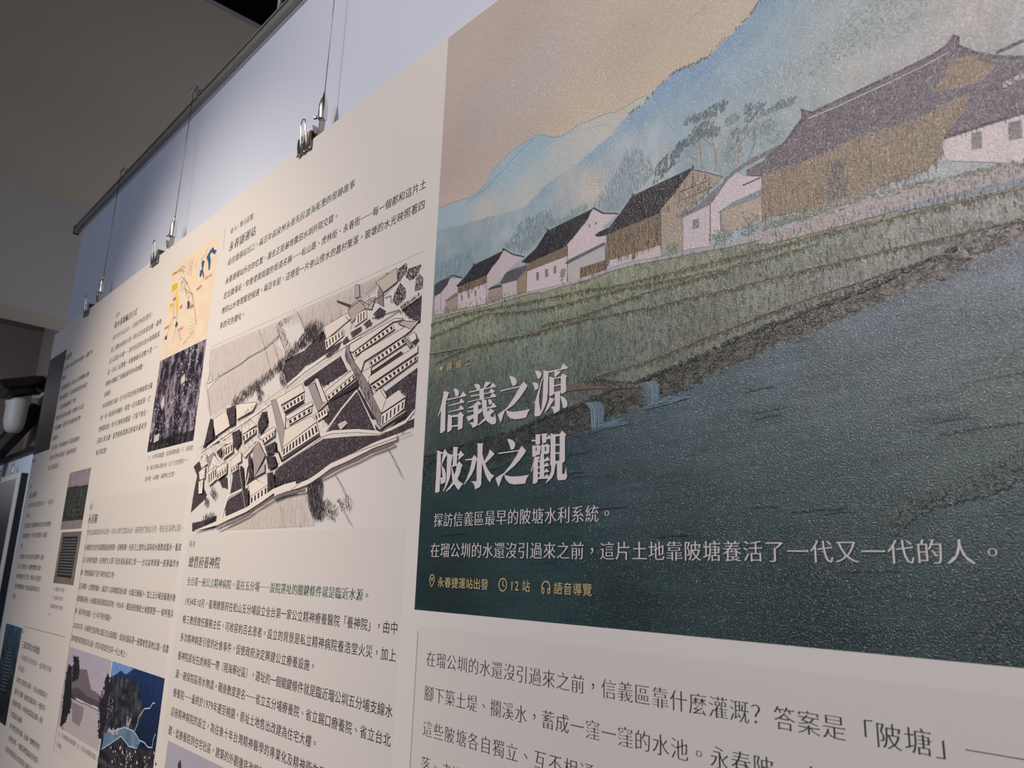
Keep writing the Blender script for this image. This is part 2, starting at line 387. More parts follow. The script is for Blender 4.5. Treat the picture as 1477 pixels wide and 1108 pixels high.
def mural_fn(X, Y):
    wob = (vnoise(X, Y, 9, 9, 3)-.5)*4
    c = idw(c_sky, X, Y)
    c += ((vnoise(X, Y, 120, 60, 5)-.5)*7)[..., None]
    m1 = inside(far_mtn, X+wob*.3, Y+wob*.3); c[m1] = idw(c_far, X[m1], Y[m1])
    m2 = inside(main_mtn, X+wob*.5, Y+wob*.5); c[m2] = idw(c_main, X[m2], Y[m2])
    tex = (vnoise(X, Y, 7, 16, 8)-.5)*14+(vnoise(X, Y, 30, 18, 9)-.5)*14
    c[m2] += (tex*np.clip((Y+420)/260, .1, 1))[m2][:, None]
    m3 = inside(field, X, Y+wob*.5); c[m3] = idw(c_field, X[m3], Y[m3])
    g_ = (vnoise(X, Y, 2.2, 14, 12)-.5)*22 + (vnoise(X, Y, 60, 14, 13)-.5)*16
    c[m3] += (g_*(c.mean(-1)/120))[m3][:, None]
    m5 = inside(water, X, Y+wob*.4); c[m5] = idw(c_water, X[m5], Y[m5])
    rip = (vnoise(X-Y*0.9, Y+X*0.05, 70, 5, 14)-.5)*14
    c[m5] += (rip*(c.mean(-1)/75))[m5][:, None]*np.array([.8, 1, 1.1])
    m4 = inside(bank, X, Y+wob*.8); c[m4] = idw(c_bank, X[m4], Y[m4])
    st = (vnoise(X, Y, 9, 7, 15)-.5)*34+(vnoise(X, Y, 4, 3.5, 16)-.5)*30
    c[m4] += (st*(c.mean(-1)/75))[m4][:, None]
    c += ((RNG.random(X.shape)-.5)*3.0)[..., None]
    return c
KM = 1.62
mural = grid_print('landscape_mural', MU0, MU1, MV0, MV1, 640, 480, mural_fn, KM, M_mural, board)
mural['label'] = 'printed ink-wash landscape of mountains, tiled farmhouses, paddies and pond'

A = Art(0.1, KM, clip=(MU0, MU1, MV0, MV1))
# ridge lines
for pts in (far_mtn[1:21],): A.stroke([p[:2] for p in pts], 1.1, (120, 134, 140), True)
A.stroke(D("-111.1,-296.7 -69.2,-305.9 -37.4,-317.7 -14.5,-329.3 4.4,-336.3 30.1,-344.4"), 1.6, (118, 140, 152))
A.stroke(D("44.7,-339.6 86.8,-325.9 119.8,-318.5 160.4,-308.7"), 1.0, (150, 158, 158))
A.up()
ridge = main_mtn[12:24]
for i in range(len(ridge)-1):
    for j in range(16):
        t = j/16; x = ridge[i][0]*(1-t)+ridge[i+1][0]*t; y = ridge[i][1]*(1-t)+ridge[i+1][1]*t
        if random.random() < (.9 if i > 4 else .35): A.blob(x+random.uniform(-1, 1), y-random.uniform(0, 2.5), random.uniform(.6, 1.5), random.uniform(1.2, 3), 0, (82, 100, 106), 5)
for i in range(24): # faint slopes on the right hand mountain
    x0_, y0_ = RNG.uniform(230, 620), RNG.uniform(-560, -330)
    A.wob([(x0_, y0_), (x0_+random.uniform(30, 70), y0_-random.uniform(12, 40))], .7, (128, 138, 138), 1.2)
for x_, y_ in scatter(D("391.2,-258.2 435.7,-282.1 478.6,-299.5 534.4,-278.1 516.1,-247.9 448.3,-250.3 416.2,-245.8"), 420):
    A.blob(x_, y_, random.uniform(1, 2.6), random.uniform(1, 2), random.random()*3, random.choice([(130, 140, 138), (136, 145, 144), (122, 134, 134)]), 5)
# misty forest behind the village
A.up()
for poly, n_, cc in ((D("-181.7,-186.6 -180.2,-209.0 -156.2,-211.5 -126.5,-216.5 -100.3,-211.0 -86.4,-191.8 -126.4,-172.2 -157.4,-184.7"), 420, (112, 130, 136)),
                 (D("-26.8,-195.8 -4.7,-209.9 11.2,-225.5 43.6,-223.0 64.4,-220.0 75.0,-200.7 54.8,-197.3 31.9,-180.5 13.3,-175.9"), 560, (110, 126, 130)),
                 (D("75.0,-200.7 99.5,-204.3 134.8,-207.7 123.3,-200.2 87.6,-192.7"), 160, (118, 134, 138)),
                 (D("137.9,-203.5 167.1,-225.8 188.4,-254.2 206.7,-250.9 224.3,-227.9 228.4,-210.8 197.3,-196.8 174.2,-183.1 145.4,-194.8"), 700, (120, 136, 140))):
    for x_, y_ in scatter(poly, n_):
        d = random.randint(-12, 16)
        A.stroke([(x_, y_), (x_+random.uniform(-1.2, 1.2), y_-random.uniform(3, 10))], random.uniform(.5, 1.4), tuple(c+d for c in cc))
# pines behind the big hall
def pine(groups, n_, dark):
    for poly in groups:
        for x_, y_ in scatter(poly, n_):
            d = random.randint(-14, 14)
            A.blob(x_, y_, random.uniform(1.0, 1.9), random.uniform(2.2, 3.8), random.uniform(.1, .7), tuple(c+d for c in dark), 5)
A.up()
for tr in (D("307.5,-186.2 309.1,-205.5 305.9,-221.5 306.5,-239.8 299.2,-254.3|290.6,-196.4 290.5,-213.0 287.7,-229.1 277.0,-239.3|309.3,-209.1 319.0,-219.7 312.0,-233.7|335.1,-186.2 335.7,-201.9 339.6,-209.2 353.4,-219.4 360.9,-230.3|305.8,-217.9 294.6,-230.0 286.9,-235.1"),):
    for t in tr: A.stroke(t, 2.6, (146, 138, 122)); A.stroke([(p[0]+1.3, p[1]) for p in t], .7, (96, 98, 92))
A.stroke(D("346.5,-183.5 356.0,-200.6 353.0,-212.4"), 1.4, (110, 110, 100))
for tr in D("266.7,-234.1 278.8,-232.8 290.4,-220.5|258.1,-214.7 274.5,-219.5 286.1,-209.2|324.6,-219.2 335.3,-214.6 342.8,-220.4|360.7,-226.8 377.8,-227.9 392.7,-226.3|320.4,-208.2 323.8,-199.6 324.3,-188.7|368.0,-200.8 376.0,-192.3 382.8,-196.2"):
    A.stroke(tr, .8, (100, 108, 104))
pine(D("267.3,-258.8 275.7,-266.7 295.6,-263.5 313.2,-266.8 327.2,-263.0 324.0,-254.3 306.9,-252.7 287.5,-255.7|281.2,-247.0 291.3,-252.1 304.9,-248.9 315.8,-233.9 315.5,-226.7 294.7,-233.7 285.0,-239.7|254.3,-231.5 262.7,-239.6 279.1,-242.2 298.6,-235.7 294.6,-231.8 274.8,-230.7 260.4,-225.2|228.3,-203.1 230.7,-221.5 241.6,-228.9 258.5,-233.6 266.5,-226.5 253.9,-212.5 239.0,-202.9"), 92, (84, 100, 104))
pine(D("324.7,-222.8 335.9,-228.8 344.9,-228.5 345.8,-248.0 359.9,-247.7 371.6,-237.8 369.4,-228.2 353.8,-228.1 342.6,-216.9|371.2,-230.9 384.9,-235.1 401.9,-231.5 399.2,-226.7 381.2,-228.1"), 80, (92, 108, 110))
pine(D("344.4,-216.1 357.1,-224.8 374.1,-220.8 383.4,-206.3 382.8,-196.2 368.3,-205.9 356.1,-202.3|318.3,-201.8 324.6,-221.0 339.0,-214.9 341.6,-192.5 323.5,-190.8|321.7,-240.6 332.9,-244.7 339.9,-236.1 325.2,-235.3"), 62, (112, 124, 124))

# village, from the far end of the row to the great hall
RF, WL, BR, LN = (44, 42, 48), (172, 160, 160), (110, 94, 78), (70, 64, 64)
A.polys(D("-162.8,-168.2 -140.6,-184.8 -115.5,-178.1 -122.7,-166.9 -122.2,-138.6 -153.1,-133.9 -177.0,-134.9 -178.5,-163.2"), WL)
A.polys(D("-180.5,-185.1 -164.5,-187.7 -144.2,-187.9 -148.3,-176.8 -164.4,-167.5 -178.9,-166.6"), (58, 58, 64))
A.polys(D("-153.0,-152.5 -125.4,-158.9 -122.3,-152.7 -149.4,-149.9"), (104, 98, 94))
A.polys(D("-151.1,-149.8 -123.3,-152.9 -120.8,-132.9 -149.8,-134.2"), (140, 128, 116))
A.polys(D("-58.9,-167.2 -26.7,-194.8 16.1,-173.1 -19.3,-160.7 -30.2,-151.3 -53.3,-147.0 -57.9,-125.4"), WL)
A.polys(D("-127.8,-169.3 -110.6,-176.8 -89.5,-191.6 -26.7,-195.2 -34.3,-185.5 -57.6,-170.7 -58.9,-166.8 -122.7,-166.5"), RF)
A.polys(D("-122.7,-166.5 -58.9,-166.8 -58.2,-156.2 -121.9,-155.8"), BR)
A.polys(D("-121.9,-155.8 -58.2,-156.2 -57.9,-125.4 -121.7,-132.0"), (178, 166, 166))
A.polys(D("-30.1,-149.2 -19.3,-160.7 -2.5,-161.8 22.0,-160.8 22.7,-155.6 3.7,-144.0 -30.0,-146.7"), (74, 72, 76))
A.polys(D("-56.7,-145.8 -45.9,-147.6 -30.0,-146.7 -26.3,-142.1 -41.3,-143.5 -51.6,-144.1"), (62, 60, 62))
A.polys(D("-25.6,-145.0 3.8,-143.4 4.6,-123.9 -25.4,-125.7"), (166, 158, 156))
A.polys(D("-54.6,-144.2 -25.4,-141.9 -25.4,-125.7 -53.6,-127.4"), (142, 128, 118))
A.polys(D("3.7,-144.0 22.2,-154.9 22.7,-121.7 4.6,-123.9"), (134, 114, 90))
A.polys(D("94.2,-167.2 136.0,-200.6 153.0,-189.3 174.8,-181.9 154.2,-172.3 156.5,-152.4 95.9,-141.5"), (182, 168, 168))
A.polys(D("10.4,-167.7 37.2,-178.9 44.8,-185.5 57.4,-197.5 136.0,-202.5 128.5,-190.9 111.9,-178.9 93.0,-167.6 94.2,-165.3 24.6,-162.2"), (34, 32, 38))
A.polys(D("24.6,-162.2 95.4,-165.3 94.7,-151.9 22.9,-150.8"), BR)
A.polys(D("22.9,-150.8 94.7,-151.9 95.2,-116.1 22.2,-121.8"), (180, 168, 168))
A.polys(D("90.6,-143.0 97.0,-146.3 155.4,-152.2 155.8,-147.9 94.7,-140.6"), (84, 84, 90))
A.polys(D("94.7,-140.6 155.8,-147.9 156.6,-128.6 117.3,-129.1 117.0,-115.4 96.4,-116.2"), (160, 156, 154))
A.polys(D("117.7,-129.9 156.6,-128.9 157.7,-117.5 117.1,-113.5"), (104, 89, 72))
A.polys(D("144.2,-164.4 174.8,-164.7 157.6,-150.3 144.3,-158.0"), (176, 164, 164))
A.up()
for q in D("39.7,-144.6 44.4,-144.1 45.3,-133.0 40.6,-133.5|55.9,-144.1 60.5,-144.0 61.8,-133.6 56.7,-133.8|71.5,-144.4 75.4,-144.4 76.2,-134.3 72.2,-133.9|-114.5,-151.4 -111.2,-151.0 -110.6,-142.7 -113.5,-143.0|-99.2,-151.0 -96.1,-150.9 -95.2,-142.8 -98.3,-142.9|-84.3,-151.1 -81.2,-150.9 -80.1,-142.9 -83.1,-143.0|130.0,-182.9 132.3,-182.5 132.3,-178.8 130.5,-179.0|140.9,-182.7 142.7,-182.5 142.7,-179.1 141.2,-179.3"):
    A.poly(q, (112, 106, 108), False); A.stroke(q+[q[0]], .5, (70, 66, 70))
A.up()
for q in D("-144.2,-187.9 -136.9,-188.7 -113.9,-178.1|-26.7,-195.2 -25.4,-197.1 -6.3,-183.6 16.1,-173.5|136.0,-202.5 137.6,-202.9 153.0,-190.6 176.3,-182.0|-91.0,-191.4 -90.3,-194.0 -87.6,-191.3|57.4,-197.5 58.3,-200.6 59.9,-197.7|-27.3,-194.7 -28.1,-198.7 -24.4,-195.1"):
    A.stroke(q, 2.0, (62, 60, 62))
for q in D("95.4,-165.3 95.2,-116.5|-58.9,-166.8 -57.9,-125.4|-122.7,-166.5 -121.4,-131.9|3.8,-143.4 4.6,-123.9|94.7,-140.6 96.4,-116.2|116.8,-130.1 117.1,-114.1|22.4,-162.8 22.4,-121.8|156.5,-152.4 157.7,-117.9|-26.5,-145.2 -25.4,-125.7|94.2,-167.2 136.0,-200.6|-58.1,-169.1 -26.7,-193.7|-180.2,-181.7 -177.0,-134.9|-162.8,-168.2 -161.8,-136.9"):
    A.stroke(q, .6, LN)
top_, bot_ = D("25.2,-160.9 95.0,-164.3|23.9,-151.3 94.3,-151.4")
for k_ in range(18):
    t = k_/17
    A.stroke([tuple(p[k]*(1-t)+q[k]*t for k in (0, 1)) for p, q in (top_, bot_)], .5, (78, 64, 52))
# fourth house with the black roof
A.polys(D("238.4,-168.0 280.3,-200.4 293.4,-192.0 317.4,-177.1 280.7,-156.2 259.7,-150.2 267.6,-145.2 265.7,-108.9 237.4,-110.0"), (142, 128, 114))
A.polys(D("139.5,-165.3 145.6,-168.0 162.4,-169.1 182.3,-184.3 197.3,-197.8 280.0,-202.0 273.8,-193.6 265.6,-188.3 253.1,-176.9 238.4,-168.0 237.3,-162.8 157.7,-160.2 145.6,-162.0"), (34, 32, 36))
A.polys(D("158.2,-160.6 237.6,-162.1 237.0,-123.7 201.6,-123.8 164.0,-126.6 157.7,-117.0"), (104, 89, 72))
A.polys(D("164.0,-126.6 201.6,-124.7 237.0,-123.7 236.7,-110.3 201.5,-115.3 164.1,-117.2"), (174, 162, 162))
A.polys(D("196.3,-141.1 201.7,-141.8 201.5,-117.5 196.1,-117.5"), (90, 76, 62))
A.polys(D("301.7,-152.2 322.7,-171.2 333.8,-176.5 342.3,-167.7 361.8,-160.3 361.1,-146.6 312.3,-137.9 313.3,-115.4 300.2,-109.1"), (178, 166, 168))
A.polys(D("267.6,-147.0 302.0,-150.3 300.4,-103.8 266.7,-108.6"), (172, 162, 164))
A.polys(D("259.7,-150.2 288.4,-155.3 303.9,-164.2 317.2,-170.0 321.1,-175.7 330.3,-179.3 348.3,-184.5 383.2,-187.9 384.6,-183.2 341.0,-178.6 323.6,-170.8 303.5,-151.5 268.6,-147.2"), (104, 100, 102))
A.polys(D("309.6,-138.3 327.0,-143.7 359.4,-146.7 359.9,-138.6 316.0,-137.4"), (112, 120, 122))
A.polys(D("314.1,-137.7 359.9,-138.6 360.2,-110.5 338.0,-110.9 313.3,-115.0"), (152, 136, 122))
A.polys(D("279.3,-139.6 287.0,-139.3 286.7,-128.8 279.0,-128.9"), (118, 112, 112))
A.up()
A.stroke(D("280.2,-139.3 286.4,-139.0 286.1,-129.7 280.0,-129.5 280.2,-139.3"), .8, (82, 78, 76))
for q in D("280.3,-200.4 281.1,-205.3 281.9,-199.8|280.3,-199.4 293.4,-192.0 317.4,-177.1|281.4,-196.2 280.8,-158.0|262.4,-181.1 263.1,-166.0|301.7,-182.1 301.4,-172.3|263.4,-178.8 298.7,-178.7|263.1,-167.8 304.1,-169.5|197.3,-197.8 196.8,-201.3 201.8,-196.2|238.4,-168.0 280.3,-199.4|237.3,-162.8 237.6,-117.2|301.7,-152.2 300.2,-109.1|314.1,-137.7 313.3,-115.4|361.8,-160.3 360.2,-110.5|340.1,-158.1 360.9,-159.3|340.1,-158.7 360.9,-159.9"):
    A.stroke(q, 1.1, (66, 60, 58))
# the great hall
A.polys(D("345.2,-174.3 366.4,-177.6 387.2,-186.9 399.8,-198.7 408.0,-206.3 406.2,-215.0 408.6,-216.0 410.2,-211.5 417.6,-207.7 445.5,-209.5 497.0,-212.0 528.7,-214.7 539.5,-218.3 544.7,-225.9 548.6,-220.8 546.8,-214.0 556.9,-202.2 572.4,-189.6 592.1,-178.4 651.4,-148.3 645.6,-101.2 587.0,-130.9 557.0,-132.4 528.7,-133.2 524.3,-134.2 489.3,-119.5 404.4,-146.5 361.5,-160.7 345.0,-168.0"), (92, 84, 90))
A.polys(D("362.0,-163.0 405.2,-159.8 459.9,-164.9 508.4,-159.2 551.9,-165.8 546.1,-149.4 527.4,-132.8 527.3,-121.4 513.1,-109.4 482.0,-108.7 448.6,-105.1 418.6,-106.1 359.7,-116.1"), (120, 105, 86))
A.polys(D("523.9,-178.7 535.4,-190.5 539.7,-200.8 556.5,-198.3 572.8,-180.2 562.3,-171.4 542.7,-174.2"), (122, 104, 84))
A.polys(D("428.8,-150.4 446.5,-147.7 443.5,-106.5 425.9,-107.0"), (86, 80, 82))
A.polys(D("527.7,-131.3 586.8,-128.9 648.1,-121.7 642.3,-75.2 582.4,-88.0 530.9,-110.7 527.0,-118.6"), (186, 172, 170))
A.polys(D("575.7,-163.0 590.7,-164.9 630.9,-167.3 629.9,-159.5 590.2,-160.1 575.9,-158.1"), (172, 160, 158))
A.up()
for q in D("549.4,-128.4 556.8,-127.3 555.7,-112.4 548.2,-113.7|575.5,-126.8 584.8,-125.2 583.8,-109.4 574.6,-110.9"): A.poly(q, (112, 108, 104), False)
# tile courses of the great roof
rp = D("349.4,-172.7 368.5,-176.8 389.2,-187.1 403.8,-201.5 411.8,-206.2 445.2,-206.2 496.7,-208.8 528.3,-210.8 542.0,-212.9 535.4,-190.5 522.3,-178.5 505.4,-160.5 459.9,-165.2 405.2,-160.2 361.6,-163.8")
for x_, y_ in scatter(rp, 1500):
    A.stroke([(x_, y_), (x_-random.uniform(1.2, 3), y_+random.uniform(2, 6))], random.uniform(.4, .8), random.choice([(80, 73, 79), (84, 77, 83), (106, 97, 103), (74, 67, 73)]))
rp = D("592.1,-177.6 574.6,-184.9 572.0,-172.2 558.5,-161.3 549.0,-149.9 538.2,-142.3 527.2,-133.3 587.0,-130.9 636.1,-114.8 640.7,-152.3")
for x_, y_ in scatter(rp, 900):
    A.stroke([(x_, y_), (x_+random.uniform(0.5, 2), y_+random.uniform(2, 6))], random.uniform(.4, .8), random.choice([(82, 75, 81), (86, 79, 85), (106, 98, 103)]))
A.up()
for q in D("408.0,-206.3 406.6,-215.8 417.6,-207.3 445.4,-209.1 496.9,-211.6 528.6,-214.3 539.5,-217.9 545.3,-225.0 548.3,-220.6 546.5,-213.8 556.9,-201.9 572.4,-189.3 592.1,-178.1|366.4,-177.6 387.2,-186.9 399.8,-198.7 408.0,-206.3|528.7,-133.2 557.0,-132.7 587.0,-131.2|574.0,-192.3 593.7,-193.2"):
    A.stroke(q, 2.4, (68, 60, 64))
A.stroke(D("413.5,-203.0 441.4,-202.9 493.2,-205.4 518.8,-207.2 541.0,-210.6"), .9, (176, 164, 162))
wallp = D("362.0,-163.0 405.2,-159.8 459.9,-164.9 508.4,-159.2 551.9,-165.8 546.1,-149.4 527.4,-132.8 527.3,-121.4 513.1,-109.4 482.0,-108.7 448.6,-105.1 418.6,-106.1 359.7,-116.1")
for x_, y_ in scatter(wallp, 700):
    A.stroke([(x_, y_), (x_, y_+random.uniform(3, 12))], random.uniform(.4, .9), random.choice([(100, 86, 68), (134, 117, 95), (108, 93, 74)]))
for roof, n_ in ((D("145.6,-164.4 162.4,-169.1 182.3,-184.3 197.3,-197.8 278.0,-200.9 265.6,-188.3 253.1,-176.9 238.4,-168.0 157.7,-161.6"), 900), (D("16.4,-165.9 37.2,-178.9 44.8,-185.5 57.4,-196.5 133.7,-201.4 128.0,-191.0 111.9,-178.9 92.9,-168.9 27.2,-162.9"), 500), (D("-122.9,-169.1 -108.9,-176.4 -87.8,-190.1 -31.0,-193.3 -36.3,-185.1 -59.2,-171.5"), 200)):
    for x_, y_ in scatter(roof, n_): A.stroke([(x_, y_), (x_-random.uniform(.6, 2), y_+random.uniform(1.5, 4))], .6, random.choice([(18, 18, 22), (62, 60, 66), (24, 22, 26)]))
for strip, n_ in ((D("158.2,-160.6 237.6,-162.1 237.0,-123.7 201.6,-123.8 164.0,-126.6"), 330), (D("117.7,-129.9 156.6,-128.9 157.7,-117.5 117.1,-113.5"), 120), (D("-122.7,-166.5 -58.9,-166.8 -58.2,-156.2 -121.9,-155.8"), 60), (D("238.4,-168.0 280.3,-198.5 293.4,-191.3 315.6,-177.4 280.7,-156.2 259.7,-150.2"), 90)):
    for x_, y_ in scatter(strip, n_): A.stroke([(x_, y_), (x_, y_+random.uniform(3, 8))], .6, random.choice([(74, 60, 46), (146, 122, 94), (84, 70, 54)]))
# village path, shrubs and paddies
A.polys(D("236.7,-109.0 266.3,-106.6 299.0,-101.6 321.2,-100.4 359.2,-101.3 373.3,-101.8 372.9,-92.6 362.9,-92.5 321.0,-95.6 298.9,-98.7 236.7,-105.9"), (150, 140, 140))
A.polys(D("347.7,-91.5 395.7,-98.4 429.9,-101.2 491.3,-98.6 545.2,-92.7 582.4,-88.1 673.9,-76.5 671.8,-60.3 580.8,-73.2 543.5,-75.9 489.8,-80.8 428.6,-82.2 366.3,-85.9"), (150, 139, 136))
A.polys(D("484.3,-84.0 533.6,-80.7 581.2,-76.6 672.7,-67.4 671.9,-61.3 580.4,-69.8 533.0,-73.5 489.6,-78.2"), (118, 124, 128))
A.up()
for x_, y_ in scatter(D("395.6,-96.3 461.4,-97.2 544.8,-89.1 635.3,-79.6 636.3,-87.1 545.5,-96.3 462.1,-106.5 396.2,-106.9"), 420): A.blob(x_, y_, random.uniform(1, 2.2), random.uniform(.8, 1.6), 0, random.choice([(108, 112, 98), (126, 120, 106), (96, 102, 90), (140, 132, 122)]), 5)
A.polys(D("48.7,-116.2 97.9,-116.6 158.3,-115.7 200.2,-113.3 236.7,-109.0 236.7,-105.9 200.1,-110.4 158.3,-112.1 98.0,-113.6 48.8,-113.6"), (158, 148, 146))
A.polys(D("-178.6,-133.0 -119.9,-129.5 -57.8,-123.3 20.9,-121.2 96.5,-114.3 135.7,-113.1 184.6,-115.7 184.6,-113.6 135.7,-110.9 96.5,-112.1 21.0,-118.6 -57.6,-120.8 -119.7,-126.8 -178.3,-130.5"), (160, 150, 148))
A.up()
for x_, y_ in scatter(D("359.5,-107.2 417.1,-109.7 472.9,-108.6 472.4,-103.3 416.6,-102.2 361.3,-101.6"), 200): A.blob(x_, y_, 2, 1.6, 0, random.choice([(106, 112, 98), (124, 118, 104)]), 5)
for (x_, y_, nn, rx, ry) in D("312.8,-111.3,90,12,8 251.9,-115.7,60,8,6 87.4,-130.1,34,5,7 345.3,-113.8,50,12,12"):
    for i in range(int(nn)):
        A.blob(x_+random.gauss(0, rx*.55), y_+random.gauss(0, ry*.55), random.uniform(.8, 1.6), random.uniform(.8, 1.6), 0, random.choice([(106, 124, 104), (92, 110, 96), (126, 134, 112)]), 5)
for q in D("317.1,-106.2 316.7,-96.9|344.7,-99.7 344.4,-116.2 339.5,-124.0|344.1,-110.1 351.8,-117.9|87.5,-126.3 87.1,-116.5|251.8,-113.0 251.2,-108.8"): A.stroke(q, .9, (98, 92, 78))
dikes = D("-219.7,-122.6 -110.9,-122.1 49.0,-105.9 129.0,-98.4 186.4,-91.1 275.4,-86.7 320.6,-84.4 372.3,-81.3 415.2,-80.7 453.9,-77.6 501.5,-74.4 570.9,-69.3 607.7,-66.8|-217.5,-101.1 -61.1,-110.7 49.5,-92.6 114.0,-88.1 172.6,-87.3 275.1,-77.2 320.2,-74.3 371.8,-71.6 414.7,-72.0|50.2,-70.3 79.8,-69.3 108.2,-67.4 144.1,-69.1 186.4,-72.4 236.1,-73.4 275.0,-73.0 320.1,-72.2|-215.0,-76.9 -58.4,-66.9 50.4,-64.1 105.2,-63.3 186.3,-57.7 235.8,-53.9 269.8,-53.8 319.3,-51.1 370.6,-50.6 413.2,-49.4 451.8,-48.4 499.1,-46.3 568.2,-43.0 604.6,-40.2|144.7,11.5 224.9,5.8 280.0,-3.4 317.6,-8.6 338.7,-11.9 368.9,-16.6 411.4,-21.3 450.0,-24.0 482.2,-27.6|-166.9,-59.5 -78.5,-70.8 50.5,-61.6")
for i, q in enumerate(dikes):
    A.up(); A.stroke(q, 2.0 if i != 4 else 1.4, (132, 123, 94) if i != 4 else (126, 112, 96))
    A.up()
    for k_ in range(len(q)-1):
        L_ = math.hypot(q[k_+1][0]-q[k_][0], q[k_+1][1]-q[k_][1])
        for j in range(int(L_/1.1)):
            t = random.random(); x_ = q[k_][0]*(1-t)+q[k_+1][0]*t; y_ = q[k_][1]*(1-t)+q[k_+1][1]*t
            if random.random() < .75: A.stroke([(x_, y_+1.5), (x_+random.uniform(-.4, .4), y_+1.5+random.uniform(1.5, 5))], random.uniform(.3, .65), random.choice([(84, 88, 68), (96, 98, 76), (72, 74, 58)]))
            if random.random() < .2: A.blob(x_, y_+random.uniform(-1, 3), 1.8, 1, 0, (74, 70, 54), 5)
    A.wob([p[:2] for p in q], .6, (84, 74, 56), .4, 4)
A.up()
X_ = RNG.uniform(-180, 700, 30000); Y_ = RNG.uniform(-420, 120, 30000)
ok = inside(field, X_, Y_-3) & ~inside(bank, X_, Y_) & ~inside(water, X_, Y_+8) & (X_ < 700)
for x_, y_ in zip(X_[ok], Y_[ok]):
    sh = 1.0 - min(.5, max(0, (y_+180)/400.0))
    cc = random.choice([(108, 116, 98), (134, 138, 116), (100, 108, 92), (130, 136, 112), (88, 94, 80)])
    A.stroke([(x_, y_), (x_+random.uniform(-.5, .5), y_-random.uniform(2, 6))], random.uniform(.22, .5), tuple(c*sh*1.0 for c in cc))
# stones of the embankment
A.up()
for x_, y_ in scatter(bank, 1900):
    if x_ > 720 or x_ < -180: continue
    dk = .8+.35*min(1, max(0, (x_+50)/600))
    r = random.uniform(2.2, 5.0); n_ = 5; a0 = random.uniform(0, 3.14)
    pts = [(x_+r*math.cos(a0+i*.62)*1.1, y_+r*.7*math.sin(a0+i*.62)) for i in range(n_)]
    A.stroke(pts, random.uniform(.35, .8), tuple(c*dk for c in random.choice([(40, 42, 37), (36, 38, 34), (82, 79, 68)])))
top = [p for p in bank[:16]]
for k_ in range(len(top)-1):
    for j in range(26):
        t = random.random(); x_ = top[k_][0]*(1-t)+top[k_+1][0]*t; y_ = top[k_][1]*(1-t)+top[k_+1][1]*t
        if -180 < x_ < 720: A.blob(x_, y_+random.uniform(-1, 3), random.uniform(1.5, 3.6), random.uniform(.8, 1.8), -.2, random.choice([(40, 42, 36), (52, 52, 44), (34, 38, 34)]), 5)
# pink bank and pool left of the sluices
A.polys(D("58.8,18.9 86.7,16.6 120.2,15.5 170.3,22.7 205.2,31.2 205.1,34.7 139.5,25.9 100.4,22.5 66.0,22.6"), (92, 78, 68))
A.up()
for x_, y_ in scatter(D("120.2,15.5 139.4,14.8 170.3,21.7 205.2,31.2 199.5,35.0 139.5,24.7"), 160): A.stroke([(x_, y_), (x_+random.uniform(-2, 2), y_-random.uniform(1, 4))], .9, (40, 40, 34))
# the two sluices
for top_, bot_ in ((D("127.6,40.7 153.6,43.3"), D("137.4,71.0 156.8,67.1")), (D("204.6,30.0 228.7,30.3"), D("213.9,54.8 234.1,50.4"))):
    for i in range(46):
        t = random.random(); b_ = random.uniform(-.04, .04)
        x0_, y0_ = [top_[0][k]*(1-t)+top_[1][k]*t for k in (0, 1)]; x1_, y1_ = [bot_[0][k]*(1-t)+bot_[1][k]*t for k in (0, 1)]
        mid = ((x0_+x1_)/2+3.0, (y0_*.62+y1_*.38)-2)
        A.stroke([(x0_, y0_), mid, (x1_, y1_+random.uniform(-3, 4))], random.uniform(.5, 1.5), random.choice([(86, 104, 116), (112, 128, 138), (64, 84, 96), (74, 94, 108)]))
    for i in range(26):
        A.stroke([(bot_[0][0]+random.uniform(-8, 34), bot_[0][1]+random.uniform(-3, 6)), (bot_[0][0]+random.uniform(30, 60), bot_[0][1]+random.uniform(-6, 2))], .6, (84, 104, 116))
# ripples and reeds on the pond
A.up()
for x_, y_ in scatter(water, 90):
    if not (-170 < x_ < 720) or y_ > 230: continue
    sh = max(.25, 1-(y_+150)/420)
    l = random.uniform(14, 60); A.stroke([(x_, y_), (x_+l/2, y_-l*.02-random.uniform(0, 1.5)), (x_+l, y_-l*.05)], random.uniform(.4, .9), tuple(c*sh for c in random.choice([(70, 90, 100), (80, 100, 110)])))
for x_, y_ in scatter(D("454.1,183.6 468.9,168.5 495.7,160.5 521.0,153.9 558.8,130.8 595.7,114.6 591.1,153.6 556.0,156.2 529.1,167.5 504.7,171.6 478.4,181.5 461.4,194.8"), 420):
    A.blob(x_, y_, random.uniform(1.5, 4), random.uniform(1.2, 2.6), random.random()*3, random.choice([(46, 58, 52), (40, 54, 50), (52, 66, 60)]), 6)
A.build('brush_linework', M_mural, mural)['kind'] = 'stuff'
TOPN = 1.4

# ---------------------------------------------------------------- pen drawing of the hospital grounds
KA = 1.08
dk = (72, 63, 68)
pap = (238, 226, 213)
B = Art(0.1, KA, spread=.022, clip=(-1053, -211, -247, 171))
def shade(poly, rgb, n_=0, tones=None, ln=(2, 5), wd=(.5, 1.0), ang=None):
    B.poly(poly, rgb)
    if n_:
        B.up()
        for x_, y_ in scatter(poly, int(n_*1.7)):
            a_ = random.uniform(0, 3.14) if ang is None else ang+random.uniform(-.15, .15); l = random.uniform(*ln)
            B.stroke([(x_, y_), (x_+l*math.cos(a_), y_+l*math.sin(a_))], random.uniform(*wd), random.choice(tones))
lawn_t = [(40, 33, 39), (112, 101, 103), (50, 42, 48), (140, 128, 124), (32, 27, 33), (58, 50, 56)]
